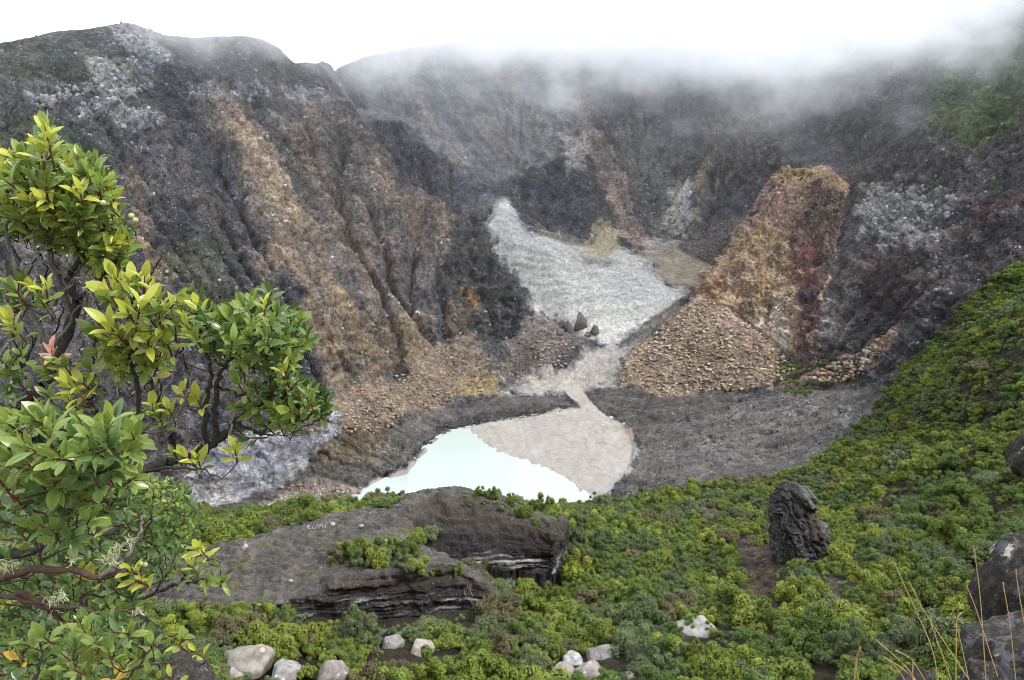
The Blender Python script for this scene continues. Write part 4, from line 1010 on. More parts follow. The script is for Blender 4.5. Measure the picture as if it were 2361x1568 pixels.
def shrub_meshes(seed, mi, cards=6500, kind=0):
    r = np.random.default_rng(seed); lobes = []; cards = (6500, 5200, 3000)[kind]
    asym = r.normal(size=2) * .16; n0 = r.integers(4, 7)
    for i in range(n0):                                   # a few boughs, each carrying several leafy heads
        a = i * 6.283 / n0 + r.uniform(-.5, .5); d = r.uniform(.12, .62); hh = r.uniform(.42, .95) * (1.05 - .45 * d)
        bx, by = math.cos(a) * d + asym[0], math.sin(a) * d + asym[1]
        for k in range((r.integers(4, 7), r.integers(6, 10), r.integers(3, 5))[kind]):
            o = r.normal(size=3) * np.array(((.20, .20, .12), (.24, .24, .2), (.16, .16, .28))[kind]); rad = r.uniform(*((.13, .29), (.09, .19), (.10, .20))[kind])
            lobes.append((bx + o[0], by + o[1], max(.16, hh + o[2] - .1 * k * r.random()), rad))
    nl = len(lobes); L = np.array(lobes); wts = L[:, 3] ** 2; wts /= wts.sum(); lt = r.random(nl)
    k = r.choice(nl, cards, p=wts); n = r.normal(size=(cards, 3)); n[:, 2] = n[:, 2] * .8 + .25; n /= np.linalg.norm(n, axis=1)[:, None]
    p = L[k, :3] + n * (L[k, 3] * r.uniform(.72, 1.18, cards))[:, None]
    keep = np.ones(cards, bool)
    for j in range(nl):
        keep &= ~((k != j) & (np.linalg.norm(p - L[j, :3], axis=1) < L[j, 3] * .8))
    keep &= p[:, 2] > .03
    p, n, k = p[keep], n[keep], k[keep]; m = len(p)
    nn = n + r.normal(size=(m, 3)) * .6; nn[:, 2] += .35; nn /= np.linalg.norm(nn, axis=1)[:, None]
    t = np.cross(nn, r.normal(size=(m, 3))); t /= np.linalg.norm(t, axis=1)[:, None]; b = np.cross(nn, t)
    s = r.uniform(*((.022, .05), (.02, .042), (.034, .07))[kind], m)[:, None]
    q = np.stack([p - t * s, p - b * s * .6 + nn * s * .25, p + t * s, p + b * s * .6 + nn * s * .25], 1).reshape(-1, 3)
    f = np.arange(m * 4).reshape(m, 4); rn = np.repeat(.6 * lt[k] + .4 * r.random(m), 4)
    me = mesh_np("crown", q, f, SH_MATS[mi], False, None, {"rnd": rn})
    # wood, and dark lumps whose colour paints the shade inside the crown
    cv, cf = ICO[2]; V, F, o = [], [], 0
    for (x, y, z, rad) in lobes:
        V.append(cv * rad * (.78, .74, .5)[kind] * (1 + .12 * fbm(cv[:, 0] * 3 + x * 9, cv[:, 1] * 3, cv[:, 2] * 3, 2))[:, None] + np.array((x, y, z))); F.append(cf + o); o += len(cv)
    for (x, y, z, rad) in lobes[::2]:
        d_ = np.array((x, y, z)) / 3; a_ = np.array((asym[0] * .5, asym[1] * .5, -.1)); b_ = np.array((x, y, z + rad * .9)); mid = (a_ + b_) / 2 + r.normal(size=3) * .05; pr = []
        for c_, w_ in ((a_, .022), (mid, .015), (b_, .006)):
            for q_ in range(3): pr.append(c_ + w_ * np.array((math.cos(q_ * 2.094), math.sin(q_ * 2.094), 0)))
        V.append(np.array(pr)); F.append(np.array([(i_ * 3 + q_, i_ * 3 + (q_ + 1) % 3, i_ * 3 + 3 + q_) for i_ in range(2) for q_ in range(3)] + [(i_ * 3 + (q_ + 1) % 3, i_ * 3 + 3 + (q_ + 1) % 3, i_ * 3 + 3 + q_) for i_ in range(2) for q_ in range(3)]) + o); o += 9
    st = mesh_np("twigs_shade_core", np.concatenate(V), np.concatenate(F), M_CORE, True)
    return me, st
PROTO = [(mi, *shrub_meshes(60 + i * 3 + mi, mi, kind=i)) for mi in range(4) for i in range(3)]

# where it grows
VEG = hill
BARE = [[spot(*p)[:2] for p in b] for b in ([(1695,1240),(1790,1150),(1830,1330),(1850,1440),(1760,1400),(1700,1330)], [(1560,1165),(1640,1160),(1680,1195),(1620,1220)], [(1905,1330),(1980,1350),(1950,1420),(1905,1400)],
        [(2010,1152),(2075,1135),(2090,1155),(2020,1172)], [(2090,1195),(2160,1205),(2150,1240),(2095,1235)])]
PIN = [at(1795, 1300, 163)[:2], at(1910, 1300, 163)[:2], at(1905, 1300, 176)[:2], at(1800, 1300, 176)[:2]]
def visible(X, Y, Z):
    t = np.linspace(.12, .97, 70)[None, :]
    h = hs(X[:, None] * t, Y[:, None] * t); l = CAM_H + (Z[:, None] - CAM_H) * t
    return (h < l + .3).all(1)
def sites(spacing, poly, seed, smin, smax, gap=.10):
    r = np.random.default_rng(seed); xs = [p[0] for p in poly]; ys = [p[1] for p in poly]
    X, Y = np.meshgrid(np.arange(max(min(xs), -260), min(max(xs), 330), spacing), np.arange(max(min(ys), 66), max(ys), spacing))
    X = X.ravel() + r.uniform(-.45, .45, X.size) * spacing; Y = Y.ravel() + r.uniform(-.45, .45, Y.size) * spacing
    ok = inpoly(X, Y, poly) & (np.abs(X) < Y * .76 + 6); X, Y = X[ok], Y[ok]
    if len(X) == 0: return np.zeros((0, 4))
    Z = hs(X, Y); ok = visible(X, Y, Z + 2.5) & (r.random(len(X)) > gap); X, Y, Z = X[ok], Y[ok], Z[ok]
    return np.stack([X, Y, Z, smin + (smax - smin) * r.random(len(X)) ** 1.4], 1)
S = np.concatenate([sites(5.4, VEG, 5, 2.6, 5.4, .08), sites(3.0, VEG, 6, 1.3, 3.0, .15)])
gapn = fbm(S[:, 0] / 13, S[:, 1] / 13, S[:, 0] * 0, 3)
ok = gapn > -.55
FRONT = [[at(*p)[:2] for p in q] for q in [[(700,1440,117.5),(1090,1440,121),(1170,1400,128),(1140,1390,133),(700,1400,128)]]]
for b in LEDGE_FOOT + [PIN] + FRONT: ok &= ~inpoly(S[:, 0], S[:, 1], b)
for b in BARE: ok &= ~inpoly(S[:, 0], S[:, 1], b) | (np.random.default_rng(3).random(len(S)) < .12)
S = S[ok]
# low shrubs in front of boulders stay low
for bx in [spot(*p) for p in ((905,1500),(972,1510),(578,1550),(1321,1540),(1384,1525),(1608,1475),(762,1566),(655,1564))]:
    d = np.hypot((S[:, 0] - bx[0]) * 1.2, (S[:, 1] - (bx[1] - 3.2)) * .8); S = S[d > 2.6 + S[:, 3]]
far = []
for poly, sp_, a, b, gp in (([(2150,110),(2361,30),(2361,330),(2270,350),(2180,310),(2130,220)], 4.0, .9, 2.2, .25), ([(0,262),(90,262),(230,300),(262,370),(180,400),(0,420)], 4.0, .8, 2.0, .35), ([(0,100),(180,80),(330,60),(420,85),(300,160),(0,240)], 6.0, .7, 1.6, .5),
        ([(360,560),(520,570),(560,700),(470,720),(370,660)], 5.0, .7, 1.5, .4), ([(1790,830),(1880,840),(1960,815),(1950,870),(1850,912),(1790,905)], 2.6, .8, 1.9, .15), ([(1700,940),(1900,920),(1960,960),(1860,1040),(1600,1080),(1600,1040)], 9, .6, 1.5, .45),
        ([(700,1030),(870,1010),(930,1000),(900,1040),(800,1080),(700,1080)], 5, .5, 1.3, .5), ([(850,900),(1000,900),(1100,890),(1060,930),(900,1000)], 7, .4, 1.0, .5), ([(2100,250),(2361,330),(2361,560),(2200,640),(2080,700)], 11, .8, 2.0, .5), ([(1930,850),(2060,780),(2150,760),(2060,900)], 4, .8, 1.8, .4), ([(430,250),(640,260),(640,420),(480,440)], 12, .6, 1.3, .5), ([(1430,1110),(1600,1090),(1600,1120),(1420,1160)], 5, .5, 1.3, .45)):
    far.append(sites(sp_, [spot(*p)[:2] for p in poly], len(far) + 31, a, b, gp))
far = np.concatenate(far)
# bushes growing on the ledges
LB = [(775,1290,0,3.4),(805,1268,0,3.6),(850,1275,0,4.2),(890,1285,0,4.2),(930,1290,0,3.8),(962,1296,0,3.0),(820,1292,0,3.6),(870,1298,0,3.4),(945,1262,0,3.2),(960,1235,0,3.0),(990,1225,0,2.4),(910,1260,0,3.2),(893,1160,0,2.2),
      (1070,1128,170,1.9),(1100,1130,170.5,2.1),(1140,1140,170,2.2),(1180,1155,169,2.3),(1215,1172,167,2.2),(1160,1160,166,2.0),(1200,1180,163,2.0),(1120,1150,166,1.8),(1235,1195,161,1.7),(1080,1150,164,1.4),(765,1290,145,1.4),(1000,1310,140,1.6),(1060,1310,138,1.8)]
LBS = np.array([(*on_rock(px, py + 12), s_) for px, py, y, s_ in LB]); LBS[:, 2] -= LBS[:, 3] * .1; LBS = LBS[np.argsort(LBS[:, 0])]
dist = np.sqrt(S[:, 0] ** 2 + S[:, 1] ** 2 + (S[:, 2] - CAM_H) ** 2); order = np.argsort(-(S[:, 3] / dist))
one = np.concatenate([LBS, S[order[:277]]]); rest = np.concatenate([S[order[277:]], far])
r5 = np.random.default_rng(15)
LOOK = ["bright yellow-green", "leafy mid-green", "dull grey-green", "brownish half-bare"]
ORD = 'first second third fourth fifth sixth seventh eighth ninth tenth eleventh twelfth thirteenth fourteenth fifteenth sixteenth seventeenth eighteenth nineteenth twentieth twenty-first twenty-second twenty-third twenty-fourth twenty-fifth twenty-sixth twenty-seventh twenty-eighth'.split()
holders = {}
MARKS = [(905,1493,"the round grey boulder"),(972,1503,"the pinkish boulder"),(578,1540,"the large lichened boulder"),(762,1562,"the low flat boulder at the bottom edge"),(1321,1528,"the upright white stone"),(1384,1514,"the rounded boulder beside the white stone"),(1608,1458,"the broad flat-topped boulder"),(1850,1250,"the rock pinnacle"),
         (700,1410,"the left half of the lower ledge"),(1000,1420,"the right half of the lower ledge"),(1270,1270,"the upper ledge"),(1420,1150,"the near end of the lake"),(2330,1400,"the mossy rock"),(2340,1050,"the small black rock at the right edge"),(1620,1190,"the bare brown scar"),(2130,1430,"the tips of the dry grass"),(1780,1400,"the bare strip under the pinnacle"),(1950,1380,"the bare patch right of the pinnacle")]
def whereabouts(x, y, z):
    v = Vector((x, y, z - CAM_H)); dp = v.y * CP - v.z * SP; u_ = SW / 2 + FOC * v.x / dp; w_ = SH / 2 - FOC * (v.y * SP + v.z * CP) / dp
    mx, my, nm = min(MARKS, key=lambda k: (k[0] - u_) ** 2 + (k[1] - w_) ** 2); dx, dy = u_ - mx, w_ - my
    far_ = math.hypot(dx, dy); a = ("right of" if dx > 0 else "left of") if abs(dx) > abs(dy) else ("below" if dy > 0 else "above")
    return ("just " if far_ < 70 else ("well " if far_ > 170 else "")) + a + " " + nm
tone = fbm(one[:, 0] / 14 + 3, one[:, 1] / 14, one[:, 0] * 0, 2) + np.random.default_rng(8).normal(size=len(one)) * .16
for i, (x, y, z, s_) in enumerate(one):
    mi = 0 if i < len(LBS) and i % 2 == 0 else (3 if r5.random() < .07 else (2 if tone[i] > .28 else (0 if tone[i] < -.02 else 1))); k = mi * 3 + int(r5.integers(3)); _, cm, tm = PROTO[k]
    o = link(bpy.data.objects.new("shrub", None)); o.location = (x, y, z - .12 * s_); o.scale = (s_, s_, s_ * r5.uniform(.75, 1.45)); o.rotation_euler = (0, 0, r5.uniform(0, 6.28))
    c1 = link(bpy.data.objects.new("crown", cm), o); link(bpy.data.objects.new("twigs_shade_core", tm), o)["kind"] = "stuff"; holders.setdefault(k, c1)
    if i < len(LBS): lab = f"{ORD[i]} {LOOK[mi]} shrub from the left along the rock ledges"
    else: lab = f"{'big' if s_ > 4.1 else ('middling' if s_ > 3.1 else 'small')} {LOOK[mi]} shrub {whereabouts(x, y, z + .5 * s_)}"
    tag(o, lab, "shrub", "shrubs on the rock ledges" if i < len(LBS) else "shrubs of the near slope")
for k, (mi, cm, tm) in enumerate(PROTO):                     # every shape stands somewhere in view
    assert k in holders, k

def instance_cloud(name, arr, label, cat):
    me = bpy.data.meshes.new(name); me.vertices.add(len(arr)); co = arr[:, :3].copy(); co[:, 2] -= .12 * arr[:, 3]
    me.vertices.foreach_set("co", co.astype(np.float32).ravel())
    tone = fbm(arr[:, 0] / 14 + 3, arr[:, 1] / 14, arr[:, 0] * 0, 2) + r5.normal(size=len(arr)) * .12
    pk = np.where(r5.random(len(arr)) < .07, 3, np.where(tone > .25, 2, np.where(tone < -.02, 0, 1))) * 3 + r5.integers(0, 3, len(arr))
    for n_, tp, dt in (("proto", 'INT', pk.astype(np.int32)), ("size", 'FLOAT', arr[:, 3].astype(np.float32)), ("turn", 'FLOAT', r5.uniform(0, 6.28, len(arr)).astype(np.float32))):
        a = me.attributes.new(n_, tp, 'POINT'); a.data.foreach_set("value", dt)
    ob = link(bpy.data.objects.new(name, me))
    g = bpy.data.node_groups.new(name, 'GeometryNodeTree')
    g.interface.new_socket(name="Geometry", in_out='INPUT', socket_type='NodeSocketGeometry'); g.interface.new_socket(name="Geometry", in_out='OUTPUT', socket_type='NodeSocketGeometry')
    gi, go, jn = g.nodes.new("NodeGroupInput"), g.nodes.new("NodeGroupOutput"), g.nodes.new("GeometryNodeJoinGeometry")
    def named(nm, dt):
        x = g.nodes.new("GeometryNodeInputNamedAttribute"); x.data_type = dt; x.inputs[0].default_value = nm; return [s for s in x.outputs if s.enabled][0]
    pr, sz, tn = named("proto", 'INT'), named("size", 'FLOAT'), named("turn", 'FLOAT')
    cx_ = g.nodes.new("ShaderNodeCombineXYZ"); g.links.new(tn, cx_.inputs[2])
    for k, crown in holders.items():
        cmp = g.nodes.new("FunctionNodeCompare"); cmp.data_type = 'INT'; cmp.operation = 'EQUAL'
        ii = [s for s in cmp.inputs if s.enabled]; g.links.new(pr, ii[0]); ii[1].default_value = k
        for ob_ in (crown, [c for c in crown.parent.children if c is not crown][0]):
            inf = g.nodes.new("GeometryNodeObjectInfo"); inf.transform_space = 'ORIGINAL'; inf.inputs[0].default_value = ob_; inf.inputs[1].default_value = True
            ip = g.nodes.new("GeometryNodeInstanceOnPoints")
            g.links.new(gi.outputs[0], ip.inputs["Points"]); g.links.new(cmp.outputs[0], ip.inputs["Selection"]); g.links.new(inf.outputs["Geometry"], ip.inputs["Instance"])
            g.links.new(cx_.outputs[0], ip.inputs["Rotation"]); g.links.new(sz, ip.inputs["Scale"]); g.links.new(ip.outputs[0], jn.inputs[0])
    g.links.new(jn.outputs[0], go.inputs[0])
    md = ob.modifiers.new("scrub", 'NODES'); md.node_group = g
    return tag(ob, label, cat, None, "stuff")
instance_cloud("scrub", rest, "dense green scrub spreading over the slopes beyond the nearest shrubs", "scrub")
print("shrubs", len(one), len(rest))
# ------------------------------------------------------------------ foreground bushes
def leaf_template(bd=-.16, fold=.055, wd=.215):
    rows = [(0.0, .05), (.12, .38), (.38, .95), (.62, 1.0), (.84, .62), (1.0, .02)]
    v, e = [], []
    for t_, w_ in rows:
        bend = bd * t_ * t_
        for s_ in (-1, 0, 1):
            v.append((s_ * w_ * wd, t_, bend + (fold * w_ if s_ else 0))); e.append(1.0 if s_ and .2 < t_ else (.55 if not s_ else 0.2))
    f = []
    for i in range(len(rows) - 1):
        for j in (0, 1): a = i * 3 + j; f.append((a, a + 1, a + 4, a + 3))
    return np.array(v), np.array(f), np.array(e)
LV, LF, LE = leaf_template()
LVS = [LV, leaf_template(-.34, .09, .19)[0], leaf_template(.06, .03, .235)[0], leaf_template(-.10, .12, .17)[0]]
YEL = lin((196, 196, 92))
LEAFM = {"green": mat_leaf("leaf_green", [(0, (.050, .105, .020)), (.5, (.080, .150, .026)), (1, (.130, .205, .035))], .28, .30, (.24, .30, .06)),
         "young": mat_leaf("leaf_young", [(0, (.20, .28, .03)), (.5, (.33, .39, .04)), (1, (.50, .50, .05))], .35, .34, (.46, .46, .09)),
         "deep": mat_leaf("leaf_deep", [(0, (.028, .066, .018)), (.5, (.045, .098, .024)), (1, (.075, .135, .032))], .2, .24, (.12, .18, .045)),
         "pink": mat_leaf("leaf_pink", [(0, (.42, .16, .11)), (1, (.55, .26, .18))], .3, .35, (.62, .36, .26)),
         "old": mat_leaf("leaf_old", [(0, (.55, .32, .03)), (1, (.50, .22, .03))], .25, .4, (.5, .35, .06))}
M_BARK = mat_plain("bark_dark", lin((72, 66, 62)), .9, .25, 60)
M_BARKR = mat_plain("bark_red", lin((88, 66, 56)), .85, .3, 50)
M_BARKG = mat_plain("bark_grey", lin((136, 128, 120)), .9, .25, 70)
M_PET = mat_plain("red_stalk", lin((112, 44, 40)), .6, .35)
def tube(pl, rad, nsd=6):
    pl = [Vector(p) for p in pl]; V, F = [], []
    for i, p in enumerate(pl):
        d = (pl[min(i + 1, len(pl) - 1)] - pl[max(i - 1, 0)]).normalized(); a = d.orthogonal().normalized(); b = d.cross(a)
        r_ = rad[i] if hasattr(rad, "__len__") else rad
        for k in range(nsd):
            th = 2 * math.pi * k / nsd; V.append(p + (a * math.cos(th) + b * math.sin(th)) * r_)
    for i in range(len(pl) - 1):
        for k in range(nsd): F.append((i * nsd + k, i * nsd + (k + 1) % nsd, (i + 1) * nsd + (k + 1) % nsd, (i + 1) * nsd + k))
    return np.array([v[:] for v in V]), np.array(F)
def smooth_line(ps, n=4, jit=0.0, r=None):
    ps = [Vector(p) for p in ps]; out = []
    for i in range(len(ps) - 1):
        p0, p1, p2, p3 = ps[max(i - 1, 0)], ps[i], ps[i + 1], ps[min(i + 2, len(ps) - 1)]
        for k in range(n):
            t_ = k / n; q = 0.5 * ((2 * p1) + (p2 - p0) * t_ + (2 * p0 - 5 * p1 + 4 * p2 - p3) * t_ ** 2 + (3 * p1 - p0 - 3 * p2 + p3) * t_ ** 3)
            if jit and r is not None and (i or k): q = q + Vector(r.normal(size=3)) * jit
            out.append(q)
    out.append(ps[-1]); return out
class Bush:
    def __init__(self, seed): self.r = np.random.default_rng(seed); self.leaves = []; self.nodes = []; self.wood = {}; self.pet = []
    def branch(self, pl, r0, r1, mat, jit=.006, n=5):
        ps = smooth_line([at(*p) for p in pl], n, jit, self.r); rad = np.linspace(r0, r1, len(ps))
        self.wood.setdefault(mat, []).append(tube(ps, rad, 7)); self.nodes += [(p, rr_) for p, rr_ in zip(ps, rad)]
    def leaf(self, p, d, up, L, kind):
        d = d.normalized(); x = d.cross(up)
        if x.length < 1e-3: x = d.orthogonal()
        x.normalize(); n = x.cross(d)
        self.leaves.append((np.array([x[:], d[:], n[:]]).T * L, np.array(p[:]), kind, (Vector(p) - cam.location).length / L))
    def rosette(self, c, ax, L, n, kind, kind2=None, stem=True):
        r = self.r; c = Vector(c); ax = Vector(ax).normalized(); a = ax.orthogonal().normalized(); b = ax.cross(a); ph = r.uniform(0, 6.28)
        for i in range(n):
            t_ = i / max(n - 1, 1); th = math.radians(14 + 62 * t_ + r.normal() * 7); phi = ph + i * 2.39996 + r.normal() * .15
            rad = a * math.cos(phi) + b * math.sin(phi); d = ax * math.cos(th) + rad * math.sin(th)
            up = ax * math.sin(th) - rad * math.cos(th)
            self.leaf(c - ax * L * (.10 + .95 * t_) + rad * L * .05, d, up, L * r.uniform(.58, 1.08) * (.72 + .28 * math.sin(math.pi * min(1, .25 + t_ * .75))), kind2 if (kind2 and t_ > .55) else kind)
        self.pet.append(tube([c - ax * L * 1.25, c - ax * L * .5, c], [L * .045, L * .038, L * .02], 5))
        base = c - ax * L * 1.2
        if stem and self.nodes:
            q, rr_ = min(self.nodes, key=lambda n_: (n_[0] - base).length)
            mid = (q + base) * .5 + Vector((0, 0, -.15 * (q - base).length)) + Vector(r.normal(size=3)) * .012
            r0 = max(.0028, min(rr_ * .7, .006)); ps = smooth_line([q, mid, base], 3)
            self.wood.setdefault("bark_dark", []).append(tube(ps, np.linspace(r0, .0024, len(ps)), 5))
            self.nodes += [(p, .004) for p in ps[2:]]
    def fill(self, poly, Y, bulge, sp, L, nl, kinds, up=.75, out=.55, layers=1, dz=.25, stem=True):
        r = self.r; xs = [p[0] for p in poly]; ys = [p[1] for p in poly]; got = []
        cxm, cym = np.mean(xs), np.mean(ys); ext = max(max(xs) - min(xs), max(ys) - min(ys)) / 2
        for lay in range(layers):
            pts_ = []
            for _ in range(900):
                x, y = r.uniform(min(xs), max(xs)), r.uniform(min(ys), max(ys))
                if not inpoly(np.array([x]), np.array([y]), poly)[0]: continue
                if any((x - a) ** 2 + (y - b) ** 2 < sp * sp for a, b in pts_): continue
                pts_.append((x, y))
            for x, y in pts_:
                e_ = min(1.0, max(0.0, float(sdist(np.array([x]), np.array([y]), poly)[0]) / (ext * .7)))
                got.append((x, y, Y - bulge * math.sqrt(e_) + lay * dz + r.normal() * .04, lay))
        got.sort(key=lambda g_: -g_[2])
        for x, y, yy, lay in got:
            c = Vector(at(x, y, yy)); ox, oy = (x - cxm) / ext, (cym - y) / ext
            ax = Vector((out * ox + r.normal() * .28, -.42 + r.normal() * .25, up + .45 * oy + r.normal() * .18))
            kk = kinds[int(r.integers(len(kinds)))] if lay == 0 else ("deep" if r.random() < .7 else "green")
            self.rosette(c, ax, L * r.uniform(.85, 1.15), int(r.integers(nl[0], nl[1])), kk, "green" if kk == "young" and r.random() < .6 else None, stem)
    def build(self, name, label, n_single=300):
        root = tag(link(bpy.data.objects.new(name, None)), label, "bush"); root.location = (0, 0, 0)
        names = {"bark_dark": ("branches", M_BARK), "bark_red": ("red_branches", M_BARKR), "bark_grey": ("bare_twigs", M_BARKG)}
        for k, lst in self.wood.items():
            V, F, o = [], [], 0
            for v, f in lst: V.append(v); F.append(f + o); o += len(v)
            link(bpy.data.objects.new(names[k][0], mesh_np(names[k][0], np.concatenate(V), np.concatenate(F), names[k][1], True)), root)["kind"] = "stuff"
        V, F, o = [], [], 0
        for v, f in self.pet: V.append(v); F.append(f + o); o += len(v)
        if V: link(bpy.data.objects.new("red_stalks", mesh_np("red_stalks", np.concatenate(V), np.concatenate(F), M_PET, True)), root)["kind"] = "stuff"
        self.leaves.sort(key=lambda l: l[3])
        lm = {}
        for li, (m, p, kind, _) in enumerate(self.leaves[:n_single]):
            key = (kind, li % 4)
            if key not in lm: lm[key] = mesh_np("leaf", LVS[key[1]], LF, LEAFM[kind], True, None, {"rnd": np.full(len(LV), .5), "edge": LE})
            o_ = link(bpy.data.objects.new("leaf", lm[key]), root)
            M4 = Matrix.Identity(4)
            for i in range(3):
                for j in range(3): M4[i][j] = m[i, j]
                M4[i][3] = p[i]
            o_.matrix_local = M4
        byk = {}
        for m, p, kind, _ in self.leaves[n_single:]: byk.setdefault(kind, []).append((m, p))
        for kind, lst in byk.items():
            Mx = np.array([a for a, _ in lst]); Px = np.array([b for _, b in lst]); V = np.einsum('nij,nvj->nvi', Mx, np.array(LVS)[np.arange(len(lst)) % 4]) + Px[:, None]
            F = (LF[None] + (np.arange(len(lst)) * len(LV))[:, None, None]).reshape(-1, 4); rn = np.repeat(self.r.random(len(lst)), len(LV))
            me = mesh_np("foliage", V.reshape(-1, 3), F, LEAFM[kind], True, None, {"rnd": rn * 1.6, "edge": np.tile(LE, len(lst))})
            tag(link(bpy.data.objects.new("foliage", me), root), None, None, None, "stuff")
        return root

b1 = Bush(11)
b1.branch([(-90,1020,3.0),(0,962,3.05),(80,905,3.1),(130,830,3.15),(165,740,3.2),(180,690,3.2)], .035, .020, "bark_dark")
b1.branch([(165,740,3.2),(140,660,3.2),(120,600,3.15),(105,500,3.1),(100,400,3.05),(105,320,3.05)], .016, .006, "bark_grey")
b1.branch([(180,690,3.2),(160,640,3.2),(200,580,3.15),(240,520,3.1)], .016, .008, "bark_dark")
b1.branch([(130,830,3.15),(60,700,3.2),(40,620,3.2),(20,520,3.1),(40,440,3.05)], .014, .006, "bark_grey")
b1.branch([(180,690,3.2),(230,640,3.15),(270,590,3.1)], .010, .006, "bark_dark")
b1.branch([(-60,1160,2.6),(40,1130,2.6),(120,1085,2.62),(240,1080,2.75),(330,1085,2.85),(400,1062,2.95),(470,1038,3.0),(520,1000,3.0),(545,968,3.0),(600,930,3.0),(650,880,3.0)], .030, .009, "bark_dark")
b1.branch([(478,1035,3.0),(475,960,3.0),(480,900,3.0),(486,845,3.0),(475,790,3.0),(455,730,3.0)], .012, .006, "bark_dark")
b1.branch([(500,1015,3.0),(497,940,3.0),(500,890,3.0),(520,845,3.0),(560,800,3.0),(600,740,3.0)], .013, .006, "bark_dark")
b1.branch([(520,845,3.0),(480,810,2.98),(440,770,2.95)], .008, .004, "bark_dark")
b1.branch([(545,968,3.0),(600,1000,2.95),(640,960,2.95),(700,930,2.95),(740,905,2.95)], .009, .004, "bark_dark")
b1.branch([(500,890,3.0),(560,905,3.0),(620,880,3.0),(680,850,3.0)], .008, .004, "bark_dark")
b1.branch([(330,1085,2.85),(420,1078,2.8),(465,1085,2.8),(512,1106,2.8)], .008, .0025, "bark_dark")
b1.branch([(300,1090,2.85),(310,1000,2.95),(320,900,3.0),(300,820,3.0),(300,720,3.0),(320,650,3.0)], .012, .005, "bark_dark")
b1.branch([(240,1080,2.75),(215,960,2.9),(190,880,3.0),(150,830,3.0)], .010, .005, "bark_dark")
for pl in ([(90,800,3.1),(60,700,3.1),(25,560,3.05)], [(150,700,3.15),(120,610,3.1),(110,560,3.05)], [(190,760,3.1),(210,660,3.0),(222,615,3.0)], [(140,780,3.1),(175,720,3.05),(200,690,3.0)], [(245,800,2.95),(215,720,2.9),(203,660,2.9)],
           [(160,640,3.1),(90,580,3.0),(75,530,3.0)], [(110,900,3.0),(95,820,2.95),(85,760,2.95)], [(340,980,2.9),(380,900,2.85),(410,830,2.85)], [(350,1000,2.9),(420,930,2.85),(440,860,2.85)], [(260,960,2.9),(270,900,2.9),(255,850,2.9)], [(420,1060,2.9),(430,980,2.85),(415,920,2.85)],
           [(530,1010,2.9),(540,960,2.9),(545,940,2.9)], [(120,700,3.1),(170,650,3.0),(205,640,3.0)], [(30,820,3.0),(20,700,2.95),(8,600,2.95)], [(370,1050,2.9),(360,960,2.9),(345,900,2.9)], [(300,1000,2.95),(250,940,2.9),(235,890,2.9)]):
    b1.branch(pl, .007, .0028, "bark_grey", .008)
rx = np.random.default_rng(77)
for i in range(46):                                        # tangle of fine dead twigs inside the bush
    x, y = rx.uniform(20, 440), rx.uniform(640, 1080)
    b1.branch([(x, y, 3.25), (x + rx.uniform(-30, 30), y - rx.uniform(30, 60), 3.2), (x + rx.uniform(-55, 55), y - rx.uniform(70, 120), 3.15)], .005, .002, "bark_dark" if i % 3 else "bark_grey", .006)
G, Yg, Dp = "green", "young", "deep"
A = [(-40,400),(10,345),(45,338),(75,345),(95,300),(108,290),(120,315),(128,348),(165,352),(205,358),(240,378),(260,430),(262,500),(296,528),(298,590),(252,632),(215,620),(195,575),(150,560),(100,548),(40,540),(-40,530)]
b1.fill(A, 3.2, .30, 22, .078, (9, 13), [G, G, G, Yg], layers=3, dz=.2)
for q in ((104,292),(112,325),(92,340)): b1.rosette(at(q[0], q[1], 2.92), (.1, -.2, 1), .085, 9, Yg, G)
b1.fill([(228,655),(260,630),(300,645),(340,628),(365,645),(358,695),(410,685),(408,730),(398,790),(340,800),(280,780),(225,790),(205,760),(240,720)], 3.0, .2, 30, .095, (8, 12), [Yg, Yg, G], layers=1)
b1.fill([(225,770),(300,770),(395,770),(385,830),(340,852),(300,868),(255,850),(222,810)], 3.05, .15, 30, .088, (8, 11), [G, G, Yg], layers=2)
b1.fill([(418,690),(440,668),(470,695),(500,712),(520,725),(560,698),(590,678),(620,672),(650,705),(680,725),(708,740),(712,790),(690,828),(640,848),(590,842),(540,838),(500,818),(470,798),(440,788),(420,760)], 3.0, .22, 25, .074, (9, 12), [G, G, Dp, G, Yg], layers=2, dz=.18)
b1.fill([(530,855),(600,862),(690,845),(708,855),(700,880),(640,900),(655,950),(600,995),(570,1040),(535,1030),(515,1008),(542,960),(532,900)], 2.95, .12, 36, .080, (8, 11), [G, Dp, G])
b1.fill([(612,905),(680,893),(720,878),(758,908),(752,938),(720,955),(690,972),(640,978),(612,950)], 2.95, .14, 27, .078, (8, 12), [G, Dp, G], layers=2, dz=.1)
for q, k in (((655,852),Yg),((455,700),Yg),((608,770),Yg),((20,735),Yg),((28,750),Yg),((118,808),"pink"),((122,838),G),((352,930),Yg),((388,940),Yg),((420,895),Yg),((425,1048),Yg),((455,1052),Yg),((400,1045),G),((365,955),G),((70,655),Yg),((105,652),Yg),((92,690),G),((30,660),G),((450,912),Yg),((540,1030),Yg)):
    b1.rosette(at(*q, 2.85), (rx.normal() * .2, -.35, 1), .078, 9, k, G if k == Yg and rx.random() < .5 else None)
b1.fill([(95,855),(150,835),(228,845),(242,890),(200,938),(150,930),(100,905)], 2.9, .1, 32, .082, (8, 11), [G, Yg, G])
b1.fill([(-30,645),(55,645),(60,700),(-30,705)], 3.0, .08, 34, .08, (7, 10), [G, Dp]); b1.fill([(-30,795),(60,805),(50,905),(-30,930)], 3.0, .08, 32, .08, (7, 10), [G, Dp])
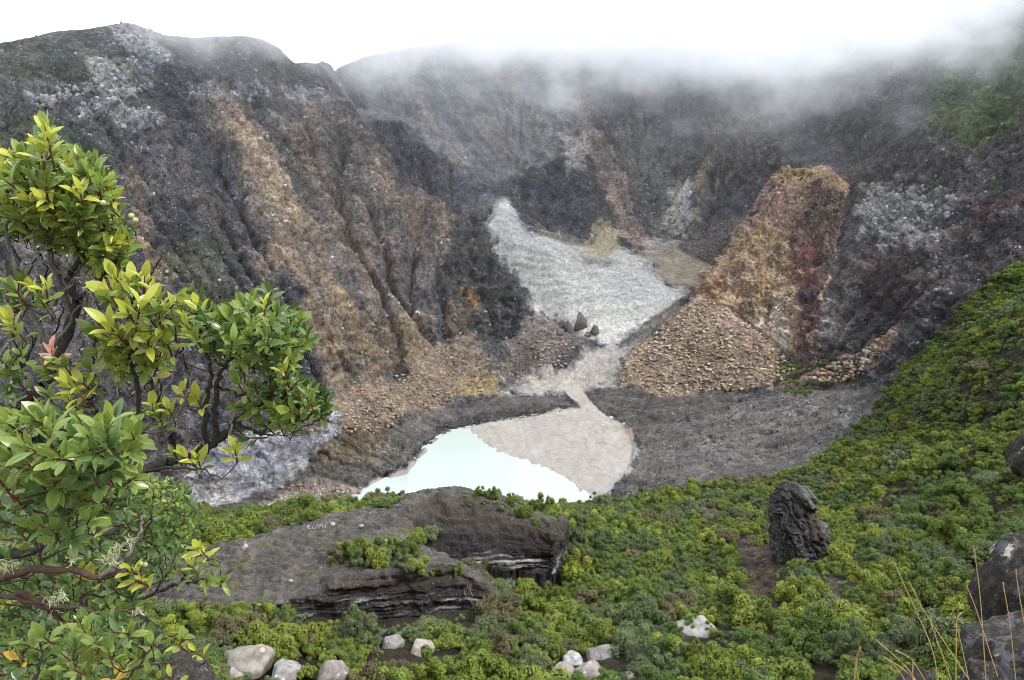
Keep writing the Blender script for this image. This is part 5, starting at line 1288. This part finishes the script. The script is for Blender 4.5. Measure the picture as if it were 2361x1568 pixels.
b1.fill([(-40,965),(50,948),(110,950),(160,965),(210,955),(260,962),(306,972),(312,1010),(298,1060),(250,1088),(210,1118),(170,1160),(100,1155),(40,1130),(-40,1112)], 2.0, .22, 38, .078, (9, 13), [G, G, G, Dp], layers=3, dz=.16)
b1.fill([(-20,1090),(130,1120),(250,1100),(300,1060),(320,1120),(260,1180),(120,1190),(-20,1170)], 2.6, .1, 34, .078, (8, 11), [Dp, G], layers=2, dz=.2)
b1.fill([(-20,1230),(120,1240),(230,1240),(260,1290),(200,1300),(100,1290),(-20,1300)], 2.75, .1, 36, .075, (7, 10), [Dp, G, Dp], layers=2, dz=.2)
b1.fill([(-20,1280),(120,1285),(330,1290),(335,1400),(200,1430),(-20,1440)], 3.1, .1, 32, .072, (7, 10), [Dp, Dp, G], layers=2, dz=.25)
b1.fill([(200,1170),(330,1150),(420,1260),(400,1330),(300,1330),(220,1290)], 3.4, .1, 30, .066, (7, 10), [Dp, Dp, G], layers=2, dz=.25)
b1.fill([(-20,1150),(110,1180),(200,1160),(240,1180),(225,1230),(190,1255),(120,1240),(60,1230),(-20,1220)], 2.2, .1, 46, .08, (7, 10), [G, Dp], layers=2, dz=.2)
b1.branch([(-80,1350,2.6),(20,1325,2.6),(110,1310,2.6),(230,1330,2.65),(290,1318,2.7),(330,1325,2.75)], .020, .009, "bark_red")
b1.branch([(-80,1290,2.7),(40,1275,2.7),(120,1262,2.75),(200,1240,2.8),(270,1215,2.9)], .026, .012, "bark_dark")
b1.branch([(230,1330,2.65),(280,1290,2.65),(320,1230,2.7),(330,1190,2.75)], .012, .005, "bark_grey")
b1.branch([(-60,1385,2.5),(40,1380,2.5),(120,1400,2.5),(200,1405,2.5),(330,1410,2.6)], .012, .006, "bark_red")
b1.branch([(40,1365,2.5),(100,1390,2.5),(120,1420,2.5),(170,1430,2.55)], .012, .006, "bark_red")
b1.branch([(250,1400,2.9),(330,1378,3.0),(380,1358,3.05),(420,1342,3.05),(450,1348,3.05),(500,1338,3.05)], .011, .004, "bark_dark")
b1.branch([(420,1342,3.05),(430,1310,3.05),(455,1280,3.05)], .007, .003, "bark_dark"); b1.branch([(360,1362,3.0),(372,1335,3.0),(368,1290,3.0)], .006, .002, "bark_dark")
b1.fill([(412,1295),(440,1262),(470,1250),(480,1290),(515,1322),(518,1345),(490,1355),(462,1330),(420,1330)], 3.0, .06, 30, .075, (7, 10), [G, Yg, G, Dp])
for q in ((458,1262),(300,1318),(318,1335),(190,1310),(208,1322)): b1.rosette(at(*q, 2.7), (rx.normal() * .2, -.4, .9), .08, 8, Yg)
b1.fill([(225,1335),(300,1345),(305,1420),(250,1425)], 2.7, .08, 34, .075, (7, 10), [G, Dp])
# lichen tufts
M_LICH = mat_plain("beard_lichen", lin((206, 206, 168)), .9, .1)
V, F, o = [], [], 0
for cx_, cy_, n_, w_, h_ in ((112,1395,90,22,34),(140,1372,50,20,20),(255,1285,80,26,22),(272,1262,40,18,14),(318,1408,40,12,10),(165,1288,30,16,10),(15,1300,40,20,14),(300,1245,24,12,10)):
    for _ in range(n_):
        a = Vector(at(cx_ + rx.normal() * w_ * .35, cy_ + rx.normal() * h_ * .3, 2.5)); d = Vector((rx.normal() * .006, rx.normal() * .006, -.005 + rx.normal() * .006))
        v, f = tube([a, a + d, a + d * 1.8 + Vector((rx.normal() * .007, 0, rx.normal() * .007))], [.0015, .0013, .0008], 3); V.append(v); F.append(f + o); o += len(v)
root1 = b1.build("leafy_bush", "tall glossy-leaved bush with yellow-green tips filling the left foreground")
tag(link(bpy.data.objects.new("lichen", mesh_np("lichen", np.concatenate(V), np.concatenate(F), M_LICH, False)), root1), "pale stringy beard lichen on the red branches", None, None, "stuff")
# berries
bv, bf = ICO[2]
bme = mesh_np("berry", bv * .011, bf, mat_plain("berry_skin", lin((176, 176, 120)), .45, .5), True)
for q in ((238,468),(303,498),(312,508),(250,1205),(325,1300),(335,1302)):
    o_ = link(bpy.data.objects.new("berry", bme), root1); o_.location = at(*q, 2.75)

b2 = Bush(12)
b2.branch([(300,1440,4.0),(320,1350,4.0),(330,1280,4.0),(345,1200,4.0),(350,1130,4.0)], .028, .008, "bark_dark"); b2.branch([(280,1420,4.0),(300,1330,4.0),(280,1250,4.0),(290,1180,4.0)], .02, .008, "bark_dark")
b2.branch([(330,1280,4.0),(400,1230,3.95),(430,1190,3.95)], .012, .005, "bark_dark"); b2.branch([(230,1420,4.2),(235,1330,4.2),(240,1260,4.2)], .03, .014, "bark_dark"); b2.branch([(190,1430,4.3),(195,1330,4.3)], .03, .02, "bark_dark"); b2.branch([(265,1420,4.3),(258,1330,4.3)], .026, .016, "bark_dark")
b2.fill([(250,1115),(310,1095),(370,1105),(428,1115),(436,1160),(448,1200),(436,1255),(400,1280),(330,1278),(280,1280),(240,1235),(258,1170)], 4.0, .4, 16, .055, (8, 12), [Dp, G, G], layers=2, dz=.25)
b2.fill([(-20,1190),(250,1180),(330,1270),(340,1330),(260,1350),(-20,1350)], 4.5, .2, 30, .07, (7, 10), [Dp], layers=2, dz=.3)  # dark filler leaves, the bush's inner shade put into their colour
b2.build("small_leaved_bush", "dense small-leaved dark green bush behind the tall bush")

b3 = Bush(13)
b3.branch([(250,1600,2.2),(310,1545,2.2),(340,1500,2.2),(360,1480,2.2)], .006, .003, "bark_red"); b3.branch([(300,1540,2.3),(380,1530,2.3),(440,1518,2.3)], .0045, .002, "bark_red", .003); b3.branch([(320,1510,2.4),(370,1500,2.4),(410,1470,2.4)], .0045, .002, "bark_red", .003); b3.branch([(80,1600,2.2),(90,1540,2.2),(100,1480,2.2)], .006, .003, "bark_dark")
b3.branch([(340,1490,2.4),(390,1468,2.4),(415,1462,2.4)], .004, .002, "bark_red", .003)
b3.fill([(-30,1420),(60,1430),(180,1425),(300,1430),(250,1480),(100,1490),(-30,1490)], 2.75, .1, 30, .07, (6, 9), [Dp], up=.9, out=.3, layers=2, dz=.2)
b3.fill([(-30,1490),(60,1470),(130,1450),(200,1425),(260,1420),(320,1425),(345,1455),(370,1490),(375,1590),(-30,1590)], 2.35, .25, 36, .072, (6, 9), [Dp, Dp, G, G], up=.9, out=.3, layers=3, dz=.18)
for q, k in (((450,1500),Yg),((420,1470),G),((400,1480),Yg),((40,1510),"old"),((268,1555),"old"),((340,1545),G),((385,1555),Yg),((360,1568),G)): b3.rosette(at(*q, 2.2), (rx.normal() * .4, -.3, .8), .065, 4, k)
# grass tuft
gv, gf, o = [], [], 0
for _ in range(70):
    x = 205 + rx.normal() * 14; a = Vector(at(x, 1530, 2.25)); tip = Vector(at(x + rx.normal() * 32, 1420 + rx.uniform(-10, 70), 2.25))
    m_ = (a + tip) / 2 + Vector((rx.normal() * .012, 0, .02)); v, f = tube([a, m_, tip], [.0016, .0013, .0004], 3); gv.append(v); gf.append(f + o); o += len(v)
r3 = b3.build("ground_bush", "low glossy-leaved bush with red stems along the bottom left corner")
tag(link(bpy.data.objects.new("grass_tuft", mesh_np("grass_tuft", np.concatenate(gv), np.concatenate(gf), mat_plain("grass_green", lin((150, 164, 84)), .7, .2), False))), "tuft of fine green grass growing through the low bush", "grass", None, "stuff")
# ------------------------------------------------------------------ rocks and dry grass at the right edge
def mat_near_rock():
    t = NT("lichened_rock")
    tc = t.new("ShaderNodeTexCoord").outputs["Object"]
    n1 = t.noise(tc, 1.8, 6, .7); n2 = t.noise(tc, 7, 6, .7); n3 = t.noise(tc, 1.1, 3, .6)
    c = t.ramp(n2, [(.3, lin((26, 24, 22))), (.5, lin((52, 46, 38))), (.7, lin((100, 96, 92)))])
    grey = t.ramp(n2, [(.3, lin((66, 66, 70))), (.7, lin((120, 120, 126)))])
    c = t.mix(t.math('MULTIPLY', t.math('GREATER_THAN', n1, .56), .75), c, grey)
    lich = t.ramp(n2, [(.3, lin((140, 136, 122))), (.6, lin((196, 190, 172)))])
    c = t.mix(t.math('GREATER_THAN', t.math('ADD', n3, t.math('MULTIPLY', n2, .25)), .80), c, lich)
    t.bsdf(c, .8, .35, t.math('ADD', n1, n2), .05, .8)
    return t.m
M_NEAR = mat_near_rock()
def near_rock(px, py, y, wx, hz_, seed, label, tilt=0):
    v, f, nn = stone(5, seed, rough_=.16, planes=9)
    me = mesh_np("lichen_rock", v, f, M_NEAR, True)
    o = link(bpy.data.objects.new("lichen_rock", me)); q = at(px, py, y); k = math.dist(q, (0, 0, CAM_H)) / FOC
    o.location = q; o.scale = (wx * k / 2, wx * k / 2, hz_ * k / 2); o.rotation_euler = (0, tilt, seed % 5)
    return tag(o, label, "rock")
near_rock(2412, 1370, 4.2, 190, 290, 31, "tall dark mossy rock at the right edge", .25)
near_rock(2392, 1540, 3.2, 200, 190, 34, "dark rock with a round pale lichen patch in the lower right corner")
near_rock(2262, 1590, 3.0, 90, 90, 36, "small grey rock cut by the bottom edge below the lichened rock")
near_rock(2396, 1055, 6.5, 90, 95, 37, "small black rock jutting in at the right edge above the mossy rock")
near_rock(2118, 1588, 5.0, 70, 70, 38, "dark low rock behind the dry grass at the bottom edge")
near_rock(322, 1462, 7.0, 82, 130, 39, "dark square-topped rock just right of the low bush")
near_rock(425, 1580, 6.0, 150, 90, 42, "grey mossy rock at the bottom edge right of the low bush")
M_STRAW = mat_plain("dry_straw", lin((206, 176, 112)), .75, .2)
STALKS = [[(2060,1293),(2085,1350),(2110,1405),(2150,1500),(2168,1600)], [(2096,1340),(2120,1390),(2150,1440),(2190,1500),(2255,1600)], [(2147,1440),(2165,1490),(2205,1600)], [(2245,1258),(2252,1310),(2262,1400),(2275,1600)], [(2228,1350),(2245,1390),(2262,1440),(2300,1560)],
          [(2217,1412),(2208,1425),(2205,1455),(2204,1600)], [(2202,1440),(2215,1480),(2240,1600)], [(2312,1342),(2318,1375),(2330,1450),(2345,1600)], [(2342,1315),(2350,1370),(2372,1500)], [(1984,1490),(1975,1525),(1966,1600)], [(2020,1476),(2060,1510),(2095,1545),(2130,1600)],
          [(2050,1522),(2085,1545),(2130,1590)], [(2066,1500),(2105,1525),(2150,1600)], [(2040,1515),(2075,1550),(2095,1590)], [(2105,1520),(2104,1600)], [(1972,1528),(1985,1600)], [(915,1500),(905,1530),(895,1600)]]
for i, pl in enumerate(STALKS):
    if i == 16: continue
    y = 2.55 + .12 * math.sin(i * 2.1)
    ps = smooth_line([at(x, yy, y) for x, yy in pl], 5); k = len(ps); rad = [.0013 + .0009 * (j / k) for j in range(k)]
    root = tag(link(bpy.data.objects.new("grass_stalk", None)), None, "grass stalk", "dry grass stalks at the lower right"); root.location = (0, 0, 0)
    v, f = tube(ps, rad, 5); link(bpy.data.objects.new("stem", mesh_np("stem", v, f, M_STRAW, True)), root)
    V, F, o = [], [], 0; nh = max(3, int(k * .33))
    for j in range(nh * 3):
        q = ps[0].lerp(ps[nh - 1], j / (nh * 3)); d = (ps[1] - ps[0]).normalized()
        s_ = .0022 * (1 - .4 * j / (nh * 3)); off = Vector(rx.normal(size=3)) * .0016
        v, f = tube([q + off - d * .004, q + off, q + off + d * .005], [.0006, s_, .0004], 4); V.append(v); F.append(f + o); o += len(v)
    link(bpy.data.objects.new("seed_head", mesh_np("seed_head", np.concatenate(V), np.concatenate(F), M_STRAW, True)), root)
    root["label"] = ["leftmost of the two long straw stalks leaning left", "long straw stalk leaning left beside the tallest left-leaning one", "short straw stalk with its head halfway along the leaning pair", "tallest upright straw stalk near the right edge", "thin straw stalk crossing behind the tallest upright one",
        "straw stalk with a bent plump seed head", "thin stalk crossing the one with the bent seed head", "straw stalk in front of the mossy rock, left one", "straw stalk in front of the mossy rock at the right edge", "short stubby straw stalk farthest left", "low straw stalk arching from the bottom edge, upper one",
        "low straw stalk arching from the bottom edge, plump one", "low straw stalk bending right above the plump one", "lowest straw stalk arching left at the bottom edge", "short upright straw stalk between the arching ones", "tiny straw stalk at the foot of the stubby one"][i]
# bleached dead branches in the scrub
M_DEAD = mat_plain("bleached_wood", lin((170, 164, 156)), .9, .2)
DEAD = [(1005,1290,143,34,"left of the leaning dead branches on the ledge bush"),(1085,1385,132,60,"at the right end of the lower ledge"),(720,1490,112,40,"in the scrub left of the pale boulders"),(690,1520,108,36,"near the bottom boulders"),(1130,1520,110,46,"in the lower centre scrub"),(870,1480,114,38,"beside the round grey boulder"),
        (1150,1420,130,36,"below the upper ledge"),(1320,1320,165,32,"on the scrub right of the upper ledge"),(590,1445,118,34,"below the lower ledge"),(660,1460,116,30,"in the scrub under the lower ledge lip"),(2060,1130,245,34,"on the bare patch of the right slope"),(1190,1500,114,30,"above the upright white stone"),(840,1270,146,26,"over the bush on the ledge")]
for i, (px, py, y, L, wh) in enumerate(DEAD):
    q = spot(px, py) if py > 1400 else at(px, py, y); k = math.dist(q, (0, 0, CAM_H)) / FOC * L; r = np.random.default_rng(300 + i); V, F, o = [], [], 0
    b0 = Vector(q) + Vector((0, 0, 1.2 if py > 1400 else .3)); d0 = Vector((r.normal(), r.normal() * .4, .8 + r.random())).normalized()
    def grow(p, d, l, rad, lev):
        global o
        ps = smooth_line([p, p + d * l * .5 + Vector(r.normal(size=3)) * l * .08, p + d * l], 3); v, f = tube(ps, np.linspace(rad, rad * .5, len(ps)), 5); V.append(v); F.append(f + o); o += len(v)
        if lev:
            for _ in range(3): grow(ps[int(r.integers(2, len(ps)))], (d + Vector(r.normal(size=3)) * .6).normalized(), l * .55, rad * .55, lev - 1)
    grow(b0 - d0 * k * .3, d0, k * .8, k * .028, 2)
    tag(link(bpy.data.objects.new("dead_branch", mesh_np("dead_branch", np.concatenate(V), np.concatenate(F), M_DEAD, True))), "bleached leafless branch " + wh, "dead branch", "bleached dead branches")
# ------------------------------------------------------------------ haze and cloud
def box_obj(name, x0, x1, y0, y1, z0, z1, mat):
    v = [(x, y, z) for x in (x0, x1) for y in (y0, y1) for z in (z0, z1)]
    f = [(0, 1, 3, 2), (4, 6, 7, 5), (0, 4, 5, 1), (2, 3, 7, 6), (0, 2, 6, 4), (1, 5, 7, 3)]
    return link(bpy.data.objects.new(name, mesh_np(name, v, f, mat, False)))
def mat_mist():
    t = NT("drifting_mist")
    p = t.pos()
    s = t.new("ShaderNodeSeparateXYZ"); t.link(p, s.inputs[0])
    n = t.noise(t.pos((1, 1, 1.3)), 0.019, 5, 0.62)
    dx = t.math('MULTIPLY', t.math('ADD', s.outputs[0], -190.0), 1 / 260.0)
    zb = t.math('ADD', t.math('MULTIPLY', t.math('MULTIPLY', dx, dx), 13.0), t.math('ADD', 167.0, t.math('MULTIPLY', t.math('MAXIMUM', t.math('ADD', s.outputs[0], -265.0), 0.0), 0.36)))
    h = t.math('ADD', t.math('SUBTRACT', s.outputs[2], zb), t.math('MULTIPLY', t.math('SUBTRACT', n, 0.5), 245.0))
    d = t.math('DIVIDE', h, 50.0, clamp=True)
    d = t.math('MULTIPLY', t.math('MULTIPLY', d, d), 0.019)
    top = t.math('DIVIDE', t.math('SUBTRACT', 290.0, s.outputs[2]), 60.0, clamp=True)
    d = t.math('MULTIPLY', d, top)
    veil = t.math('DIVIDE', t.math('ADD', h, 34.0), 95.0, clamp=True)
    d = t.math('ADD', d, t.math('MULTIPLY', veil, 0.0015))
    yy = t.math('DIVIDE', t.math('ADD', s.outputs[1], -455.0), 90.0, clamp=True)     # thins out towards us
    d = t.math('MULTIPLY', d, yy)
    d = t.math('ADD', d, 0.00013)                            # thin air between the cloud and the crater floor
    v = t.new("ShaderNodeVolumePrincipled")
    v.inputs["Color"].default_value = (0.96, 0.98, 1.0, 1)
    t.link(d, v.inputs["Density"])
    t.link(v.outputs[0], t.out.inputs["Volume"])
    return t.m
mb = tag(box_obj("mist_bank", -520, 620, 390, 980, 20, 300, mat_mist()), "white cloud bank hanging over the far crater rim", "mist", None, "stuff")
